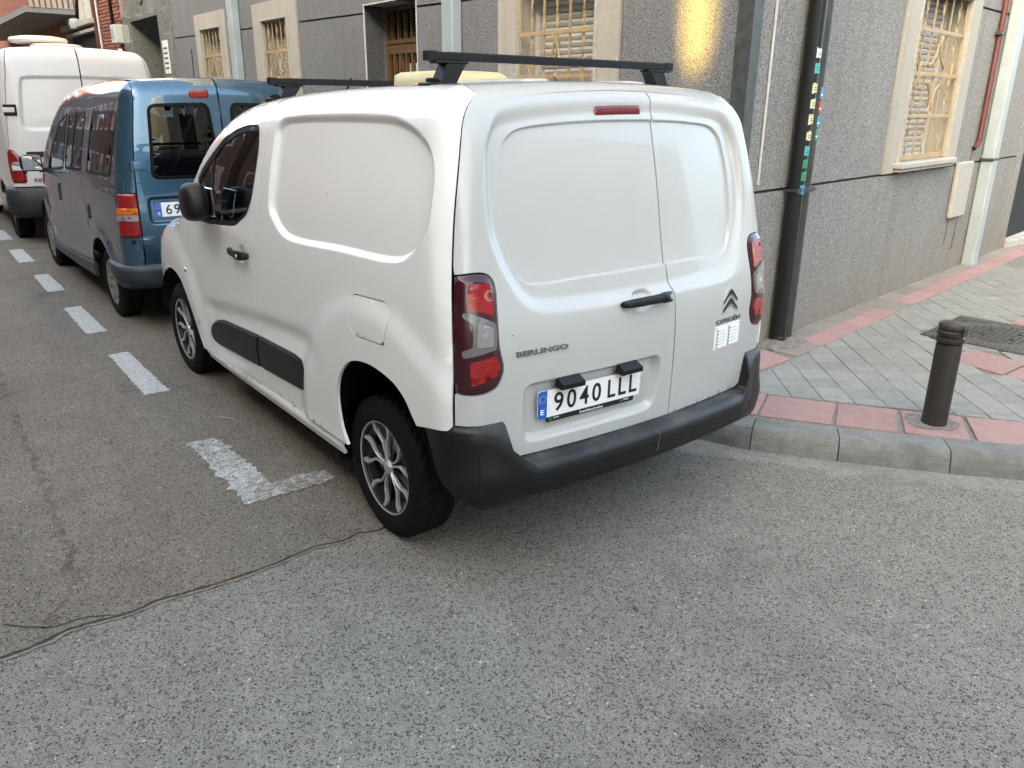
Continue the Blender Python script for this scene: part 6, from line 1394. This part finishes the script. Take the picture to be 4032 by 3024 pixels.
def master_shell():
    prof=Spl([.2,.5,1.0,1.4,1.8,2.2,2.5],[.98,.993,.995,.985,.955,.91,.86])
    def half(x,z): return prof(z)-.03*np.clip((.0-x)/1.0,0,2)**2-.2*np.clip((x-2.4)/1.9,0,2)**2
    rp=Spl([.2,.6,1.2,1.6,2.0,2.5],[-.88,-.885,-.875,-.855,-.82,-.75])
    def rear(y,z): return rp(z)+.05*(y/.9)**2
    tp=Spl([-1,0,1.5,2.2,2.6,3.0,3.4,3.8,4.2,4.6],[2.44,2.46,2.46,2.4,2.2,1.9,1.6,1.3,1.1,.9])
    def top(x,y): return tp(x)-.04*(y/.8)**2
    def front(y,z): return 4.5-.35*(y/.9)**2-.15*np.clip((z-.55)/.4,0,2)**2
    return Shell(half,rear,top,front,(-.5,3.8,.65,.35),r1=.12,r2=.16,rho=.3)
MS_ = master_shell(); M0 = -.5 - .3 * math.pi / 2 - .65
mv = thing('large_white_van', 'tall white delivery van with a round roof vent parked furthest ahead', 'van', (10.13, -.03, 0), group='vans parked along the kerb')
mm_ = lambda P: [(2 * M0 - s, q) for s, q in P]
ms = catmull([(-.62, 2.48), (-.77, 2.36), (-.786, 2.2), (-.765, 1.95), (-.752, 1.75), (-.735, 1.5), (-.72, 1.25), (-.70, 1.0), (-.70, .74)])
mlight = catmull([(-.700, .80), (-.668, 1.03), (-.700, 1.20), (-.745, 1.205), (-.79, 1.15), (-.820, 1.06), (-.826, .93), (-.820, .798), (-.76, .795)], 4, True)
mout = np.vstack([ms, [(-.55, .70)], arc(0, .36, .43, 130, 8, 20), [(1.0, .34), (2.8, .34)], arc(3.2, .36, .42, 172, 8, 20), [(3.8, .45)], [(s, qtop(MS_, s, .42)) for s in np.linspace(3.8, -.5, 30)]])
rm = recess(catmull([(M0, 1.43), (-1.2, 1.43), (-.93, 1.432), (-.865, 1.48), (-.853, 1.55), (-.872, 1.8), (-.90, 2.0), (-.93, 2.07), (-1.0, 2.092), (-1.3, 2.10), (M0, 2.105)] + mm_([(-1.3, 2.10), (-1.0, 2.092), (-.93, 2.07), (-.90, 2.0), (-.872, 1.8), (-.853, 1.55), (-.865, 1.48), (-.93, 1.432), (-1.2, 1.43)]), 4, True), .022, .05)
for mr in (False, True):
    panel(MS_, 'body_side', 'paint_white_aged', mv, mout, [], [bulge(0, .36, .46, .58, .02)], 0, grid=.06, gap=.004, mirror=mr)
    mlt = panel(MS_, 'tail_light', 'lens_red_old', mv, mlight, [], [recess(mlight, -.014, .03)], .003, grid=.03, gap=0, rim=.02, mirror=mr)
    cl = arc(-.768, 1.012, .048, 0, 360, 20)[:-1]; panel(MS_, 'clear_lens', 'lens_clear', mlt, cl, [], [recess(np.array(cl), -.006, .02)], .018, grid=.02, gap=0, rim=.012, mirror=mr)
    panel(MS_, 'front_panel', 'paint_white_aged', mv, [(3.81, .4), (4.9, .4), (4.9, qtop(MS_, 3.8, .42)), (3.81, qtop(MS_, 3.8, .42))], [], [], 0, grid=.1, mirror=mr)
    for z in (1.68, .98):
        hh = MB().box((-.075, -.068, -.004), (.075, .068, .008), .006).obj('hinge_plate', 'trim_plastic', mv); hh.matrix_local = (Matrix.Diagonal((1, -1, 1, 1)) if mr else Matrix()) @ MS_.tangent(-.785, z, 0); MB().box((-.080, -.030, .006), (.055, .030, .024), .008).obj('hinge', 'paint_white_aged', hh)
mdoor = np.vstack([ms[ms[:, 1] > 1.23], [(-.70, 1.205)], mlight[[i for i in range(len(mlight)) if mlight[i, 0] < -.70 and True]][::1] if False else [(-.72, 1.21)], [(-.70, .80), (-.70, .745), (M0 + .002, .745)], [(M0 + .002, q) for q in np.linspace(.9, 2.3, 14)], [(M0 + .002, 2.49), (-1.1, 2.49)]])
for out in (mdoor, np.array(mm_([tuple(p) for p in mdoor]))):
    panel(MS_, 'rear_door', 'paint_white_aged', mv, out, [], [rm], 0, grid=.05, gap=.006, rim=.03)
panel(MS_, 'handle_band', 'trim_plastic', mv, rounded([(-.86, 1.178), (-1.45, 1.180), (-1.45, 1.105), (-.86, 1.11)], .02), [], [], .012, grid=.06, gap=0, rim=.02)
letter('RENAULT', -1.045, .805, .34, .045, mv, 'emblem_grey', 0., .006, .03, MS_)
MC = [(-.12, .742), (-.02, .738), (.05, .730), (.075, .70), (.08, .62), (.085, .60), (.085, .46), (.07, .40), (.03, .36), (-.06, .345)]
rear_bumper(MS_, M0, lambda z: -.40 - .14 * max(0, (.6 - z) / .25), (.0, .01), MC, MC, 'bumper_old', mv, .62, 'bumper', 90)
panel(MS_, 'roof', 'paint_white_aged', mv, [(-.56, -.71), (2.3, -.71), (2.3, .71), (-.56, .71)], [], [], 0, grid=.1, gap=.002, roof=True); panel(MS_, 'windscreen', 'dark_glass', mv, [(2.32, -.71), (3.6, -.71), (3.6, .71), (2.32, .71)], [], [], 0, grid=.1, gap=.002, roof=True)
MB().box((-.75, -.62, .26), (4.0, .62, .55)).obj('underbody', 'cavity', mv)
for x in (0., 3.2):
    for sd in (1, -1): wheel_steel(mv, x, sd * .86, sd, .345, 'tyre_big', 'cap_dark')
rvt = MB().lathe([(.30, 2.40), (.31, 2.485), (.27, 2.50), (.0, 2.505)], 32, c=(-.1, .10, 0)).obj('roof_vent', 'cream_white', mv)
MB().lathe([(.20, 2.50), (.33, 2.52), (.355, 2.55), (.335, 2.585), (.22, 2.605), (.0, 2.61)], 36, c=(.15, .26, 0)).obj('vent_cap', 'cream_white', rvt)
MB().tube([(-.45, -.62, 2.38), (-.40, -.62, 2.45)], .03, 10).obj('roof_lamp', 'cream_white', mv)
MB().tube([(8.10 - 10.13, -.62, 1.05), (8.15 - 10.13, -.62, 1.9)], .004, 6).obj('aerial', 'rubber', bv).location = (10.13 - 4.75, 0, 0)
for o in bv.children:
    if o.name.startswith('aerial'): o.location = (0, 0, 0); o.data = MB().tube([(1.45, -.50, 1.93), (1.42, -.50, 2.30)], .004, 6).me('aerial', 'rubber')
# small litter and wear on the ground
tag(MB().tube([(1.793, .993, .013), (1.74, .955, .013), (1.68, .929, .013)], .0025, 6).obj('drinking_straw', 'pipe_paint'), 'short pale straw lying on the road beside the white van', 'straw')
lf = MB(); lf.add([(0, 0, 0), (.012, .007, .004), (.026, .002, .003), (.034, -.006, .006), (.018, -.010, .002), (.006, -.008, .003)], [(0, 1, 2, 3, 4, 5)])
tag(lf.obj('dead_leaf', 'bark', None, (-1.089, .398, .003)), 'small dark dead leaf on the grey asphalt in the foreground', 'leaf')
